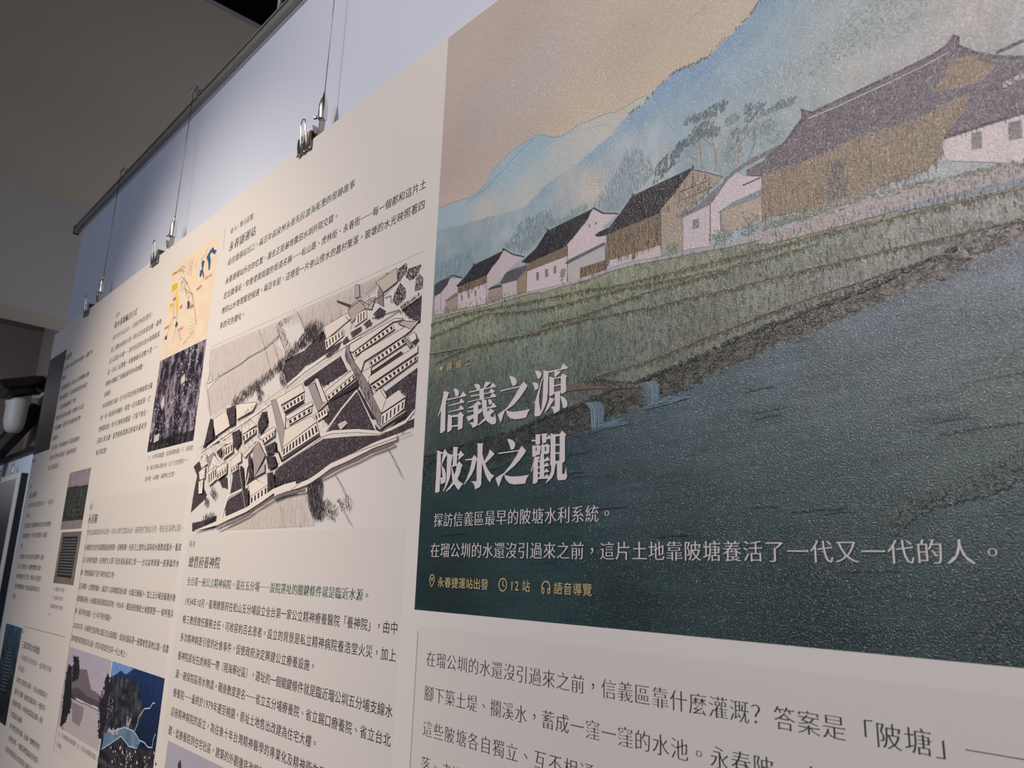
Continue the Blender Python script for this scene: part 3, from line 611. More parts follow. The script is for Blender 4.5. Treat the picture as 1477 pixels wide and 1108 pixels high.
# pale hatched paddies at the top and bottom left
fld = (212, 201, 192); ht = [(172, 159, 152), (192, 178, 169), (222, 208, 195), (180, 167, 160)]
for q, n_ in ((D("-1047.0,-252.1 -784.1,-242.9 -749.7,-194.7 -822.9,-189.0 -920.1,-177.2 -962.1,-175.1 -1030.2,-169.8"), 240), (D("-779.2,-241.8 -607.6,-241.8 -583.4,-238.2 -590.3,-233.8 -705.2,-232.4 -687.2,-209.7 -744.9,-193.8"), 120),
              (D("-1022.5,-145.0 -960.0,-167.8 -821.7,-184.4 -743.9,-189.4 -705.9,-196.8 -652.6,-165.9 -668.7,-144.5 -768.4,-121.7 -868.6,-102.3 -938.5,-94.1 -992.2,-83.4"), 420),
              (D("-617.4,-246.1 -495.2,-244.8 -407.5,-245.1 -411.7,-226.1 -416.5,-211.4 -444.2,-205.9 -509.6,-194.1 -566.4,-200.1 -580.4,-197.7"), 420), (D("-400.2,-243.2 -320.5,-242.5 -307.2,-237.0 -344.7,-230.7 -386.3,-217.9 -404.1,-222.3"), 160),
              (D("-846.6,170.6 -756.5,147.6 -643.0,123.3 -579.6,112.6 -520.8,115.5 -503.8,135.6 -487.5,153.6 -475.3,168.0 -581.7,169.7 -733.7,171.4"), 420)):
    shade(q, fld, n_, ht, (8, 22), (.3, .6), 1.45)
for q in D("-1036.9,-163.7 -1014.5,-164.9 -961.4,-172.6 -914.6,-176.2 -864.9,-181.1 -822.9,-189.0 -781.1,-192.2 -749.7,-194.7 -724.4,-201.5 -691.5,-209.6|-1023.3,-147.4 -996.0,-159.6 -960.6,-169.7 -913.8,-173.4 -864.2,-178.3 -822.2,-186.3 -748.9,-191.6 -721.5,-198.2 -688.5,-205.8"):
    B.up(); B.wob(q, 1.3, (84, 74, 76), .6, 4)
B.up()
for q in D("-1029.3,-148.3 -992.2,-83.4|-789.1,-243.9 -749.7,-194.7 -716.7,-148.7|-715.5,-200.8 -679.3,-154.5|-707.5,-232.9 -652.1,-163.8|-624.3,-245.7 -573.8,-188.3|-1022.9,-192.3 -1037.7,-166.2|-1016.1,-188.8 -1003.4,-165.5|-980.1,-180.4 -965.7,-168.7"): B.wob(q, 1.2, (84, 74, 76), .8, 5)
# dark lawns
for q, n_ in ((D("-650.4,-152.0 -577.0,-157.0 -512.1,-182.0 -499.4,-166.9 -485.4,-143.0 -441.6,-148.2 -451.7,-133.1 -570.8,-124.9 -629.0,-94.3 -658.2,-134.5"), 900), (D("-572.0,-94.5 -441.6,-121.0 -412.7,-89.1 -493.0,-73.5 -520.1,-95.0"), 420),
              (D("-474.5,-42.0 -377.1,-60.5 -375.9,-52.3 -461.0,-0.5 -482.3,-12.9 -465.7,-27.4"), 300), (D("-465.5,10.5 -418.8,-24.6 -378.4,-49.5 -315.3,24.5 -385.5,19.2"), 420),
              (D("-645.1,64.0 -606.6,52.9 -476.2,21.5 -384.4,26.6 -296.7,34.0 -251.3,23.7 -208.6,17.9 -207.3,30.2 -325.5,48.3 -436.8,69.5 -502.2,92.2 -624.1,107.7 -657.7,108.8"), 1500),
              (D("-294.0,-35.3 -210.5,-60.1 -204.0,3.8 -222.2,15.1 -271.3,23.8 -233.7,6.2 -236.6,-20.3 -255.4,-34.0 -287.3,-23.8"), 420),
              (D("-263.6,-164.0 -211.8,-174.7 -208.7,-130.4 -242.8,-146.7"), 180), (D("-856.0,122.0 -837.2,107.6 -766.5,93.1 -735.2,133.2 -838.5,151.3"), 200), (D("-833.6,62.0 -790.0,46.0 -772.9,91.3 -833.7,100.9"), 130),
              (D("-1033.5,128.4 -1031.4,86.3 -1024.4,49.2 -996.5,63.5 -956.0,94.2 -963.5,102.7"), 110), (D("-1017.9,152.5 -968.9,149.6 -891.1,140.0 -889.6,163.8 -1011.7,170.7"), 100), (D("-906.9,61.0 -887.7,54.4 -858.6,64.2 -850.3,87.1 -879.6,82.4"), 60),
              (D("-1010.4,-12.7 -986.3,-69.5 -939.0,-30.7 -920.0,-16.5 -968.9,-13.0"), 90), (D("-768.8,51.3 -756.3,33.6 -739.7,49.8 -740.6,79.2 -768.6,84.9"), 60), (D("-739.2,-32.5 -724.5,-57.3 -708.1,-57.1 -694.9,-34.9 -721.8,-11.8"), 60),
              (D("-694.8,16.8 -653.4,9.9 -641.6,28.9 -681.5,39.8"), 60), (D("-686.4,35.8 -651.2,36.9 -631.4,58.0 -664.5,62.6"), 60), (D("-1031.1,119.4 -1022.2,49.4 -1051.4,26.2 -1022.4,15.8 -983.3,56.1 -985.8,96.8"), 80)):
    shade(q, dk, n_, lawn_t, (2, 5), (.5, 1.1))
# white lanes over the lawns
B.up()
for q, wd in ((D("-469.1,7.8 -449.4,-5.6 -421.9,-25.0 -381.1,-48.3 -372.6,-49.6"), 4.2), (D("-375.6,-50.0 -338.6,-7.8 -298.6,31.7"), 4.0), (D("-635.2,57.7 -607.5,48.7 -540.1,33.0 -477.5,14.2 -446.3,12.6 -368.3,18.9 -301.5,29.3 -270.8,27.4 -232.2,20.2 -209.9,5.8"), 5.0),
              (D("-437.2,-120.8 -407.7,-88.2"), 5.0), (D("-638.4,-95.8 -569.0,-115.6 -502.7,-128.8 -436.7,-137.0 -380.8,-146.0"), 7.0), (D("-488.3,-10.3 -479.3,4.1 -468.7,10.2"), 5), (D("-709.4,22.8 -652.8,29.7 -633.0,50.8"), 4.5), (D("-1018.5,-5.0 -922.5,-24.9 -750.3,-60.6 -636.3,-86.2"), 6.5),
              (D("-851.5,56.9 -838.0,88.5 -858.5,129.6 -867.2,163.5"), 8), (D("-847.6,103.3 -771.5,90.3 -755.2,87.5"), 4.5), (D("-756.8,48.5 -759.6,70.6 -767.6,88.6"), 4)):
    B.stroke(q, wd, pap)
# flower beds and round shrubs at the entrance
for q in (D("-415.4,-158.0 -381.7,-162.1 -378.8,-153.8 -405.1,-147.1"), D("-373.7,-164.5 -356.1,-169.3 -348.2,-159.0 -364.1,-155.8"), D("-346.2,-175.6 -327.3,-183.5 -308.6,-172.6 -315.4,-164.8 -332.7,-164.1"), D("-437.7,-146.9 -425.3,-153.8 -417.3,-142.8 -430.9,-139.7"), D("-494.7,-131.0 -470.0,-139.4 -445.7,-142.6 -447.3,-134.6 -482.7,-126.8")):
    shade(q, (84, 72, 78), 60, lawn_t)
for q in (D("-291.0,-185.1 -285.6,-198.5 -272.0,-211.7 -257.2,-198.7 -254.9,-183.6 -277.8,-176.0"), D("-281.1,-219.7 -279.5,-237.9 -259.0,-242.5 -257.1,-229.9 -275.6,-216.9"), D("-257.0,-218.8 -251.2,-230.1 -218.5,-228.3 -229.4,-215.0 -245.4,-211.7"), D("-230.8,-190.2 -229.2,-207.7 -220.7,-213.6 -211.4,-204.8 -209.9,-189.8")):
    shade(q, (70, 62, 66), 110, [(40, 34, 40), (150, 138, 134), (54, 46, 52), (190, 176, 166)], (2, 5), (.8, 1.6), 1.2)
# buildings
rl, rm, wl = (234, 221, 208), (168, 157, 153), (238, 225, 212)
def bld(q, rgb, edge=(52, 44, 48), wd=1.1):
    B.poly(q, rgb); B.up(); B.stroke(q+[q[0]], wd, edge)
def row(a0, a1_, b0, b1, n_, frac=.5, rgb=(54, 45, 50)):
    """windows: dark bars between a top edge a0-a1 and a bottom edge b0-b1"""
    B.up()
    for i in range(n_):
        t0 = (i+.5-frac/2)/n_; t1 = (i+.5+frac/2)/n_
        f = lambda p, q, t: (p[0]*(1-t)+q[0]*t, p[1]*(1-t)+q[1]*t)
        B.quad(f(a0, a1_, t0), f(a0, a1_, t1), f(b0, b1, t1), f(b0, b1, t0), rgb)
def rowq(q, n_, frac=.5, wall=None):
    a0, a1_, b1, b0 = q
    if wall: bld([a0, a1_, b1, b0], wall)
    m_ = lambda p, q_, t: (p[0]*(1-t)+q_[0]*t, p[1]*(1-t)+q_[1]*t)
    row(m_(a0, b0, .2), m_(a1_, b1, .2), m_(a0, b0, .82), m_(a1_, b1, .82), n_, frac)
# administration house and chapel-like roof at the top
bld(D("-508.7,-188.8 -432.0,-197.1 -415.8,-183.5 -496.3,-161.6"), rl); rowq(D("-502.0,-161.8 -438.3,-168.7 -435.7,-156.3 -492.6,-140.7"), 6, .4, wl)
bld(D("-429.3,-202.5 -401.6,-216.7 -369.2,-192.3 -391.9,-186.0 -411.0,-174.6"), (186, 171, 162)); bld(D("-399.0,-187.6 -368.8,-189.4 -364.7,-172.1 -402.6,-165.0"), wl); row(*D("-397.0,-185.2 -371.0,-186.0 -394.6,-169.1 -369.2,-173.1"), 3, .4)
bld(D("-410.8,-243.9 -398.3,-241.7 -393.1,-217.6 -408.9,-219.5"), (186, 172, 164)); bld(D("-332.2,-221.7 -320.8,-207.4 -316.0,-181.7 -336.7,-194.2 -335.7,-211.1"), (150, 137, 136))
B.polys(D("-470.2,-230.4 -419.7,-209.2 -426.4,-206.8 -468.7,-225.9|-317.2,-241.6 -305.5,-236.5 -310.0,-234.9"), dk)
bld(D("-380.8,-202.8 -361.1,-205.8 -341.3,-204.8 -346.4,-194.6 -351.6,-184.4 -368.9,-190.4"), (196, 181, 170)); bld(D("-344.7,-230.7 -284.5,-241.2 -280.0,-215.7 -319.2,-207.0 -330.3,-219.3"), (205, 190, 176))
B.up()
for q in D("-429.3,-202.5 -388.7,-210.6 -359.5,-193.9 -347.2,-200.6 -315.4,-202.2 -280.0,-215.7|-362.1,-188.8 -360.8,-203.9 -340.0,-195.0|-314.7,-196.4 -295.9,-195.5 -294.3,-182.2|-434.8,-191.7 -410.7,-172.6 -416.3,-164.0|-349.5,-168.7 -268.2,-165.0 -264.3,-156.9|-433.8,-140.2 -340.7,-151.7 -268.0,-163.2"): B.wob(q, 1.2, (66, 56, 60), .5, 4)
# clinic block with three wings
bld(D("-692.3,-75.7 -671.2,-76.5 -620.3,-11.0 -622.3,31.3"), rm); bld(D("-671.2,-76.5 -571.5,-91.9 -558.9,-74.7 -647.7,-61.4 -625.0,-40.2 -620.3,-11.0"), rl); rowq(D("-643.8,-57.2 -560.5,-72.1 -557.9,-58.7 -633.7,-45.7"), 6, .5, wl)
bld(D("-624.2,-36.5 -525.7,-51.8 -522.3,-44.4 -615.0,-28.2"), rl); rowq(D("-614.9,-27.5 -525.9,-42.1 -525.3,-31.8 -605.4,-17.1"), 5, .5, wl)
bld(D("-622.1,21.8 -620.3,-11.0 -525.4,-24.9 -502.9,-11.3 -619.1,22.1"), rl); rowq(D("-620.5,22.7 -502.7,-10.3 -489.8,10.2 -620.0,42.1"), 11, .5, wl)
B.polys(D("-619.2,45.6 -487.4,13.1 -483.6,16.2 -620.2,51.1 -641.6,28.9 -637.3,27.9|-627.4,-44.1 -557.6,-56.9 -555.5,-53.1 -623.5,-40.0"), (58, 48, 52))
bld(D("-547.5,-84.3 -524.0,-86.9 -487.8,-43.8 -501.5,-29.4"), rm); bld(D("-525.0,-92.3 -513.0,-92.8 -469.3,-41.3 -487.9,-44.5"), rl); bld(D("-501.5,-29.4 -487.8,-43.8 -469.3,-41.3 -498.4,-30.0"), (196, 181, 170))
bld(D("-517.1,-23.9 -471.7,-33.2 -465.5,-19.1 -498.3,-11.5"), wl); row(*D("-511.5,-22.5 -472.5,-30.0 -505.5,-15.0 -470.0,-23.0"), 4, .5)
bld(D("-481.4,-63.2 -389.0,-90.0 -383.1,-81.5 -475.1,-52.8"), rl); rowq(D("-475.1,-52.8 -384.1,-80.3 -382.8,-71.7 -468.5,-43.8"), 7, .45, wl)
B.polys(D("-466.9,-42.3 -378.1,-67.1 -373.0,-59.8 -373.4,-55.1|-564.3,-91.5 -521.1,-100.4 -516.6,-94.5 -559.5,-84.7"), (58, 48, 52))
B.polys(D("-428.5,1.7 -405.1,-2.0 -396.6,3.8 -417.1,12.6"), (214, 200, 186))
# long ward blocks on the right
bld(D("-410.0,-135.5 -279.3,-152.7 -254.0,-147.0 -266.1,-146.0 -283.5,-147.9 -400.3,-119.3 -409.9,-123.1"), rl); rowq(D("-396.6,-118.6 -284.6,-144.4 -277.2,-134.3 -391.9,-110.8"), 10, .45, wl)
bld(D("-369.6,-113.5 -246.4,-132.4 -211.4,-135.7 -233.3,-122.3 -247.8,-117.9 -360.3,-96.2 -367.6,-80.1 -392.4,-102.0"), rl); rowq(D("-346.3,-92.8 -250.5,-115.8 -241.9,-104.9 -340.0,-83.0"), 9, .45, wl)
bld(D("-268.7,-141.8 -253.6,-143.2 -221.4,-134.3 -233.6,-125.1 -246.2,-131.4"), (198, 183, 172)); bld(D("-250.9,-118.6 -224.9,-97.9 -233.4,-95.1 -250.0,-111.1"), rm)
B.polys(D("-339.7,-73.5 -254.7,-93.7 -250.2,-90.7 -336.5,-69.9"), (52, 44, 48))
bld(D("-359.6,-78.8 -338.3,-82.8 -335.9,-70.0 -341.0,-66.1 -342.3,-51.2 -364.5,-77.7"), rl); bld(D("-342.7,-66.4 -209.6,-95.5 -208.4,-83.5 -339.1,-52.6"), rl)
rowq(D("-335.5,-50.2 -208.6,-79.7 -210.6,-71.2 -319.5,-40.3"), 11, .5, wl)
bld(D("-422.4,-133.5 -410.0,-135.5 -409.9,-123.1 -392.4,-102.0 -367.6,-80.1 -337.2,-50.5 -324.2,-31.7 -296.7,0.3 -295.9,23.7 -315.2,4.3 -332.8,-18.1 -360.1,-46.4 -389.4,-81.8 -423.6,-117.6"), (150, 138, 136))
B.up()
fac = D("-422.1,-131.4 -391.8,-97.9 -367.3,-78.1 -336.7,-46.6 -323.9,-29.9 -298.2,1.0 -296.9,20.9 -315.7,0.6 -333.3,-21.9 -360.6,-50.3 -390.0,-85.8 -421.7,-117.2")
for x_, y_ in scatter(fac, 150): B.stroke([(x_, y_), (x_+1, y_+random.uniform(5, 12))], random.uniform(.8, 1.8), (72, 62, 68))
bld(D("-326.7,-33.6 -306.8,-41.7 -285.5,-22.2 -290.7,-14.3 -296.8,-0.3"), rl); bld(D("-306.8,-41.7 -298.8,-40.9 -284.4,-26.0 -288.0,-22.6"), wl)
bld(D("-296.8,-0.3 -285.5,-22.2 -253.1,-31.8 -234.6,-17.1 -298.3,0.1"), rl); rowq(D("-296.0,1.3 -235.0,-15.1 -234.8,0.3 -296.0,23.1"), 6, .38, wl)
bld(D("-295.8,20.1 -233.0,3.1 -230.7,5.7 -298.2,25.2"), (198, 184, 172)); B.polys(D("-371.1,-51.8 -316.8,4.1 -323.0,6.1 -373.3,-48.4|-313.9,14.4 -298.1,26.1 -230.9,9.5 -229.2,11.8 -294.7,28.6 -307.7,25.0"), (56, 47, 52))
bld(D("-238.4,-114.2 -219.7,-117.6 -214.1,-105.7 -227.7,-102.1"), wl); B.polys(D("-226.8,-101.9 -211.5,-107.8 -209.5,-102.9 -220.5,-97.6"), dk)
# houses of the left quarter
vill = [(D("-970.1,-71.7 -904.3,-83.3 -866.8,-46.4 -942.0,-31.4"), rl), (D("-973.0,14.1 -941.3,2.5 -915.4,32.9 -957.3,43.9"), rm), (D("-939.7,7.8 -891.7,34.8 -956.9,45.2"), wl), (D("-897.4,-16.5 -855.3,-26.1 -832.0,-0.0 -862.0,-7.9 -894.4,-6.0"), rl),
        (D("-1007.2,9.9 -983.4,1.4 -965.9,26.4 -999.4,34.4"), rl), (D("-1010.4,41.5 -977.5,30.7 -972.5,57.1 -998.9,60.6"), wl), (D("-846.1,28.4 -802.0,12.6 -794.4,35.0 -841.2,46.0"), rl), (D("-812.1,-36.4 -770.7,-47.6 -743.0,-33.4 -802.3,-20.5"), rl),
        (D("-728.7,-6.7 -661.4,-21.6 -657.0,-13.1 -711.6,-0.3"), rl), (D("-744.2,15.5 -726.9,0.5 -688.7,32.1 -727.3,73.0"), rm), (D("-727.3,73.0 -688.5,43.6 -683.6,64.5"), (190, 175, 165)), (D("-749.4,83.2 -718.9,75.8 -665.2,90.4 -733.8,109.4"), wl),
        (D("-790.9,23.3 -732.2,0.0 -749.6,15.0 -778.4,29.1"), rl), (D("-917.5,40.4 -863.3,29.5 -859.9,52.1 -906.2,63.9"), wl), (D("-852.4,-90.7 -752.3,-81.9 -769.5,-64.6 -840.2,-56.0"), wl), (D("-1003.5,62.9 -978.3,59.3 -975.0,90.4 -995.8,90.7"), wl)]
for q, c_ in vill: bld(q, c_, wd=1.2)
for q, n_ in ((D("-956.9,45.2 -915.0,34.2 -906.2,63.9 -944.0,76.8"), 4), (D("-910.0,51.1 -863.1,40.7 -859.2,54.6 -903.6,66.6"), 4), (D("-891.7,-3.2 -847.7,-9.0 -839.1,11.7 -888.5,24.9"), 4), (D("-840.0,46.1 -809.0,38.7 -805.7,51.1 -836.6,58.6"), 3), (D("-733.8,109.4 -665.2,90.4 -661.0,108.4 -729.8,125.6"), 5), (D("-711.6,-0.3 -659.3,-12.2 -657.1,-2.8 -704.1,9.8"), 4), (D("-802.0,-19.2 -744.6,-28.8 -741.8,-17.7 -797.4,-1.6"), 4)):
    rowq(q, n_, .45, wl)
for q in D("-853.4,-29.7 -816.9,-33.2 -806.6,-5.0 -822.9,8.2 -838.9,1.8|-735.8,-36.2 -720.2,-58.2 -694.5,-36.0 -697.5,-27.0 -724.5,-11.0|-1000.4,-10.8 -981.1,-75.7 -963.4,-70.9 -954.3,-30.1 -1003.0,-8.3|-922.0,4.2 -896.7,-3.7 -897.7,14.1 -902.4,18.7|-692.6,15.6 -649.8,8.2 -644.7,26.9 -679.1,30.6|-683.0,34.9 -653.5,35.1 -634.8,54.6 -667.1,61.1|-670.5,67.6 -646.3,67.1 -629.1,101.3 -656.1,108.7|-761.1,33.0 -752.7,24.2 -727.3,73.0 -745.4,74.1|-899.1,-86.5 -854.8,-88.4 -846.3,-46.6 -869.2,-44.1|-795.2,44.6 -784.0,45.5 -745.9,134.1 -757.2,131.4|-767.0,93.9 -746.5,90.3 -737.1,127.6 -746.5,131.8"):
    shade(q, (66, 57, 62), 45, lawn_t, (2, 6), (.8, 1.6), 1.3)
B.up(); B.stroke(D("-801.5,41.7 -747.0,134.1"), 1.6, (196, 182, 170))
for x_, y_ in scatter(D("-1013.3,-9.3 -948.6,-32.1 -752.3,-81.9 -701.7,-89.3 -687.1,-25.8 -732.2,0.0 -889.4,42.5 -994.1,71.3"), 300):
    B.stroke([(x_, y_), (x_+random.uniform(-4, 6), y_+random.uniform(-6, 6))], random.uniform(.6, 1.3), random.choice([(72, 62, 66), (96, 84, 86), (60, 52, 56)]))
# hedges and tufted trees
def tufts(poly, n_, h=(4, 10)):
    B.up()
    for x_, y_ in scatter(poly, int(n_*1.5)):
        l = random.uniform(*h); s_ = random.uniform(-2.5, 2.5)
        B.stroke([(x_, y_), (x_+s_, y_-l)], random.uniform(1, 2.2), random.choice([(34, 28, 34), (44, 37, 42), (28, 24, 30), (60, 52, 56), (120, 110, 106)]), taper=True)
tufts(D("-657.6,-150.6 -608.1,-165.5 -578.6,-193.3 -531.6,-197.0 -526.9,-170.9 -591.5,-160.3 -640.5,-147.5 -666.9,-136.1 -677.9,-148.1"), 260)
tufts(D("-644.2,-164.1 -603.3,-175.7 -575.9,-185.1 -579.3,-202.9 -514.0,-197.1 -507.2,-158.7 -528.2,-167.0 -599.3,-155.7 -646.4,-153.6"), 160, (6, 14))
tufts(D("-875.9,-92.4 -864.7,-106.1 -778.0,-123.2 -685.3,-143.3 -656.7,-146.4 -658.3,-134.6 -747.5,-110.1 -834.9,-86.8 -868.2,-82.7"), 330)
tufts(D("-675.6,-137.5 -654.9,-138.0 -629.2,-94.1 -649.7,-95.3"), 60); tufts(D("-764.2,-123.2 -725.5,-92.4 -735.1,-77.4 -750.0,-83.6"), 60)
tufts(D("-692.1,-231.7 -663.8,-238.1 -623.9,-243.5 -634.4,-235.6 -669.8,-226.9 -660.8,-204.3 -635.7,-182.9 -648.8,-167.2 -691.7,-210.7"), 70, (3, 6))
tufts(D("-506.7,102.6 -480.6,90.0 -467.5,85.6 -460.5,105.2 -460.3,126.0 -447.0,143.7 -447.4,160.6 -474.6,161.7 -495.8,142.0 -507.7,116.8"), 420, (4, 11))
tufts(D("-456.2,129.6 -432.5,130.7 -404.6,141.9 -407.8,161.7 -433.4,164.4 -445.2,153.9"), 60, (3, 8)); tufts(D("-409.4,131.7 -375.6,124.9 -355.8,134.0 -371.8,149.6 -390.7,149.0"), 34, (3, 7))
tufts(D("-946.6,139.7 -898.1,136.2 -883.2,165.7 -962.7,169.3"), 120, (4, 9)); tufts(D("-952.2,121.9 -948.9,101.9 -932.2,115.2|-932.9,92.6 -917.8,80.8 -893.9,99.5 -906.3,108.8")[0], 30); tufts(D("-932.9,92.6 -917.8,80.8 -893.9,99.5 -906.3,108.8"), 40)
tufts(D("-665.7,90.8 -624.3,107.0 -528.0,95.5 -503.1,87.2 -600.7,80.9"), 140, (3, 7)); tufts(D("-262.4,-166.4 -211.9,-176.6 -210.2,-173.3 -256.1,-162.2"), 40, (3, 6))
# roads and ditches along the lower edge
B.up()
B.stroke(D("-987.1,173.9 -874.1,156.3 -835.4,148.9 -740.9,133.2 -678.7,116.5 -638.0,104.1 -592.9,97.8 -551.2,94.9"), 9, pap); B.stroke(D("-630.0,110.9 -589.4,103.6 -540.5,98.9 -504.8,93.8 -474.5,85.1 -435.7,72.1 -384.9,64.2 -308.3,49.4 -247.6,42.6"), 8.5, pap)
B.up()
for q in (D("-869.8,170.8 -788.6,155.9 -727.7,143.8 -699.6,133.5 -662.3,123.8 -617.2,112.7 -581.7,108.1 -549.3,108.7"), D("-628.1,119.5 -595.2,113.5 -557.0,110.8 -512.9,108.5"), D("-463.2,90.3 -433.7,84.4 -421.0,81.0 -389.6,74.8 -353.1,69.3 -312.6,60.4 -273.4,55.9 -251.8,52.4")):
    B.stroke(q, 4.2, (138, 124, 122)); B.up(); B.wob(q, 1.0, (70, 60, 64), 1.6, 8)
B.up()
for q in D("-421.9,85.2 -397.6,105.4 -378.5,126.4|-379.6,149.3 -357.9,171.0|-271.9,56.9 -255.0,71.8 -227.4,104.0|-599.4,130.9 -585.5,168.0|-517.5,112.8 -497.1,134.9 -478.4,159.8"): B.wob(q, 1.1, (104, 92, 92), .8, 5)
for q in D("-865.5,169.2 -741.3,141.9 -593.3,115.3 -507.0,83.7 -431.6,64.2 -206.5,38.8|-1020.6,-11.5 -925.0,-33.4 -752.2,-68.6 -637.6,-91.9 -574.2,-105.6 -501.5,-121.5 -439.3,-134.1|-991.7,-87.3 -1018.1,-138.6 -1038.0,-168.2"): B.wob(q, .9, (90, 78, 80), .5, 5)
aerial = flat('aerial_drawing', -1053, -247, -211, 171, M_card2, board, 0.06)
aerial['label'] = 'printed black pen bird’s-eye drawing of ward blocks, lawns and lanes'
B.build('pen_strokes', M_print, aerial)['kind'] = 'stuff'

# ---------------------------------------------------------------- the smaller pictures of the left columns
KL = 1.15
def frame_mask(poly, X, Y): return inside(poly, X, Y)
def map_fn(X, Y):
    c = np.zeros(X.shape+(3,)) + np.array([232., 208., 180.])
    c += ((vnoise(X, Y, 26, 22, 31)-.5)*12)[..., None]*np.array([.6, 1, 1.2])
    return c
mp = grid_print('old_map', -1390, -1078, -550, -284, 60, 60, map_fn, KL, M_print, board)
mp['label'] = 'printed peach-coloured old map with blue lakes, yellow tags and red names'
Cm = Art(0.1, KL)
Cm.polys(D("-1148.2,-509.2 -1130.1,-521.4 -1113.2,-526.6 -1100.7,-515.4 -1085.6,-509.6 -1092.9,-499.8 -1118.6,-514.0 -1125.6,-506.7 -1115.7,-490.5 -1113.5,-467.4 -1122.2,-465.8 -1131.5,-489.7|-1178.8,-505.2 -1169.8,-507.3 -1156.3,-500.7 -1161.8,-482.1 -1146.9,-459.3 -1146.0,-448.4 -1163.6,-471.8 -1166.6,-461.3 -1178.7,-465.1 -1180.9,-481.9 -1169.2,-481.4"), (32, 92, 132))
Cm.polys(D("-1242.5,-413.7 -1230.3,-413.4 -1218.6,-402.5 -1222.8,-391.4 -1234.9,-391.5|-1305.0,-372.0 -1296.1,-372.8 -1287.1,-361.3 -1299.0,-355.6 -1308.3,-361.7|-1375.0,-346.6 -1359.7,-349.1 -1357.2,-334.7 -1375.5,-338.4"), (66, 80, 92))
Cm.polys(D("-1377.9,-492.3 -1337.0,-490.3 -1329.0,-474.0 -1366.8,-472.2|-1371.9,-436.3 -1348.5,-436.4 -1342.7,-426.5 -1372.4,-427.9|-1387.4,-528.3 -1351.4,-524.3 -1351.3,-520.0 -1385.6,-523.4"), (224, 176, 40))
Cm.polys(D("-1379.0,-475.3 -1369.7,-490.2 -1369.1,-478.5 -1375.4,-465.8|-1337.4,-453.5 -1333.6,-480.9 -1309.1,-418.6 -1312.0,-391.5|-1376.5,-428.8 -1371.4,-439.0 -1366.0,-420.7"), (236, 206, 90))
Cm.up()
for q in D("-1390.4,-526.1 -1368.7,-527.6 -1333.0,-529.4 -1304.8,-530.1 -1304.3,-518.6 -1337.6,-522.0 -1383.9,-528.8|-1291.7,-492.5 -1255.1,-466.2 -1237.8,-445.2 -1235.4,-428.2 -1236.6,-412.2|-1298.4,-491.5 -1300.6,-478.0 -1310.7,-466.5 -1311.2,-458.2|-1293.4,-487.4 -1275.5,-465.9 -1261.7,-445.8 -1255.5,-427.7|-1334.8,-464.1 -1337.6,-442.2 -1334.2,-413.3 -1329.8,-391.3 -1309.8,-385.5 -1303.1,-392.2 -1322.4,-449.8|-1338.7,-386.4 -1318.1,-388.7 -1304.9,-381.6 -1295.7,-365.9|-1338.2,-384.9 -1352.2,-364.2 -1367.0,-345.0|-1297.4,-360.7 -1305.7,-335.2 -1306.7,-315.0|-1235.8,-439.2 -1207.4,-424.0 -1189.6,-390.3 -1169.7,-359.3 -1152.5,-332.1|-1257.1,-532.2 -1259.5,-509.0 -1257.0,-491.6|-1242.7,-529.5 -1244.5,-504.9 -1241.0,-484.6|-1214.8,-516.0 -1212.5,-498.8|-1146.7,-534.4 -1160.0,-516.7 -1184.4,-512.8|-1210.9,-395.3 -1202.5,-409.4 -1224.8,-436.5|-1229.8,-295.9 -1212.3,-302.9 -1172.0,-318.1|-1272.2,-339.1 -1249.3,-313.0"):
    Cm.wob(q, 1.6, (92, 78, 66), 1.5, 4)
for x_, y_ in scatter(D("-1343.8,-529.5 -1297.1,-527.9 -1276.4,-488.5 -1228.1,-426.4 -1231.3,-416.4 -1265.0,-435.6 -1311.8,-469.6"), 46): Cm.blob(x_, y_, 2, 2.5, 0, (92, 80, 66), 5)
for k_ in range(5): Cm.wob([(p[0], p[1]+k_*9) for p in D("-1202.3,-360.0 -1160.2,-344.1")], .8, (170, 150, 130), .5, 2)
for q in D("-1138.7,-449.1 -1095.8,-449.5|-1187.4,-432.4 -1155.8,-433.7|-1220.2,-393.5 -1193.2,-391.1|-1284.5,-344.4 -1243.7,-345.1|-1388.4,-371.9 -1355.1,-371.8|-1290.0,-408.5 -1275.5,-410.6|-1353.5,-446.1 -1331.4,-444.9"):
    n_ = 4
    for i in range(n_):
        t = (i+.5)/n_; x_ = q[0][0]*(1-t)+q[1][0]*t; y_ = q[0][1]*(1-t)+q[1][1]*t
        Cm.blob(x_, y_, 3, 6, random.random(), (178, 92, 82), 5); Cm.blob(x_+2, y_+3, 2, 3, 0, (220, 170, 150), 4)
Cm.build('map_details', M_print, mp)['kind'] = 'stuff'

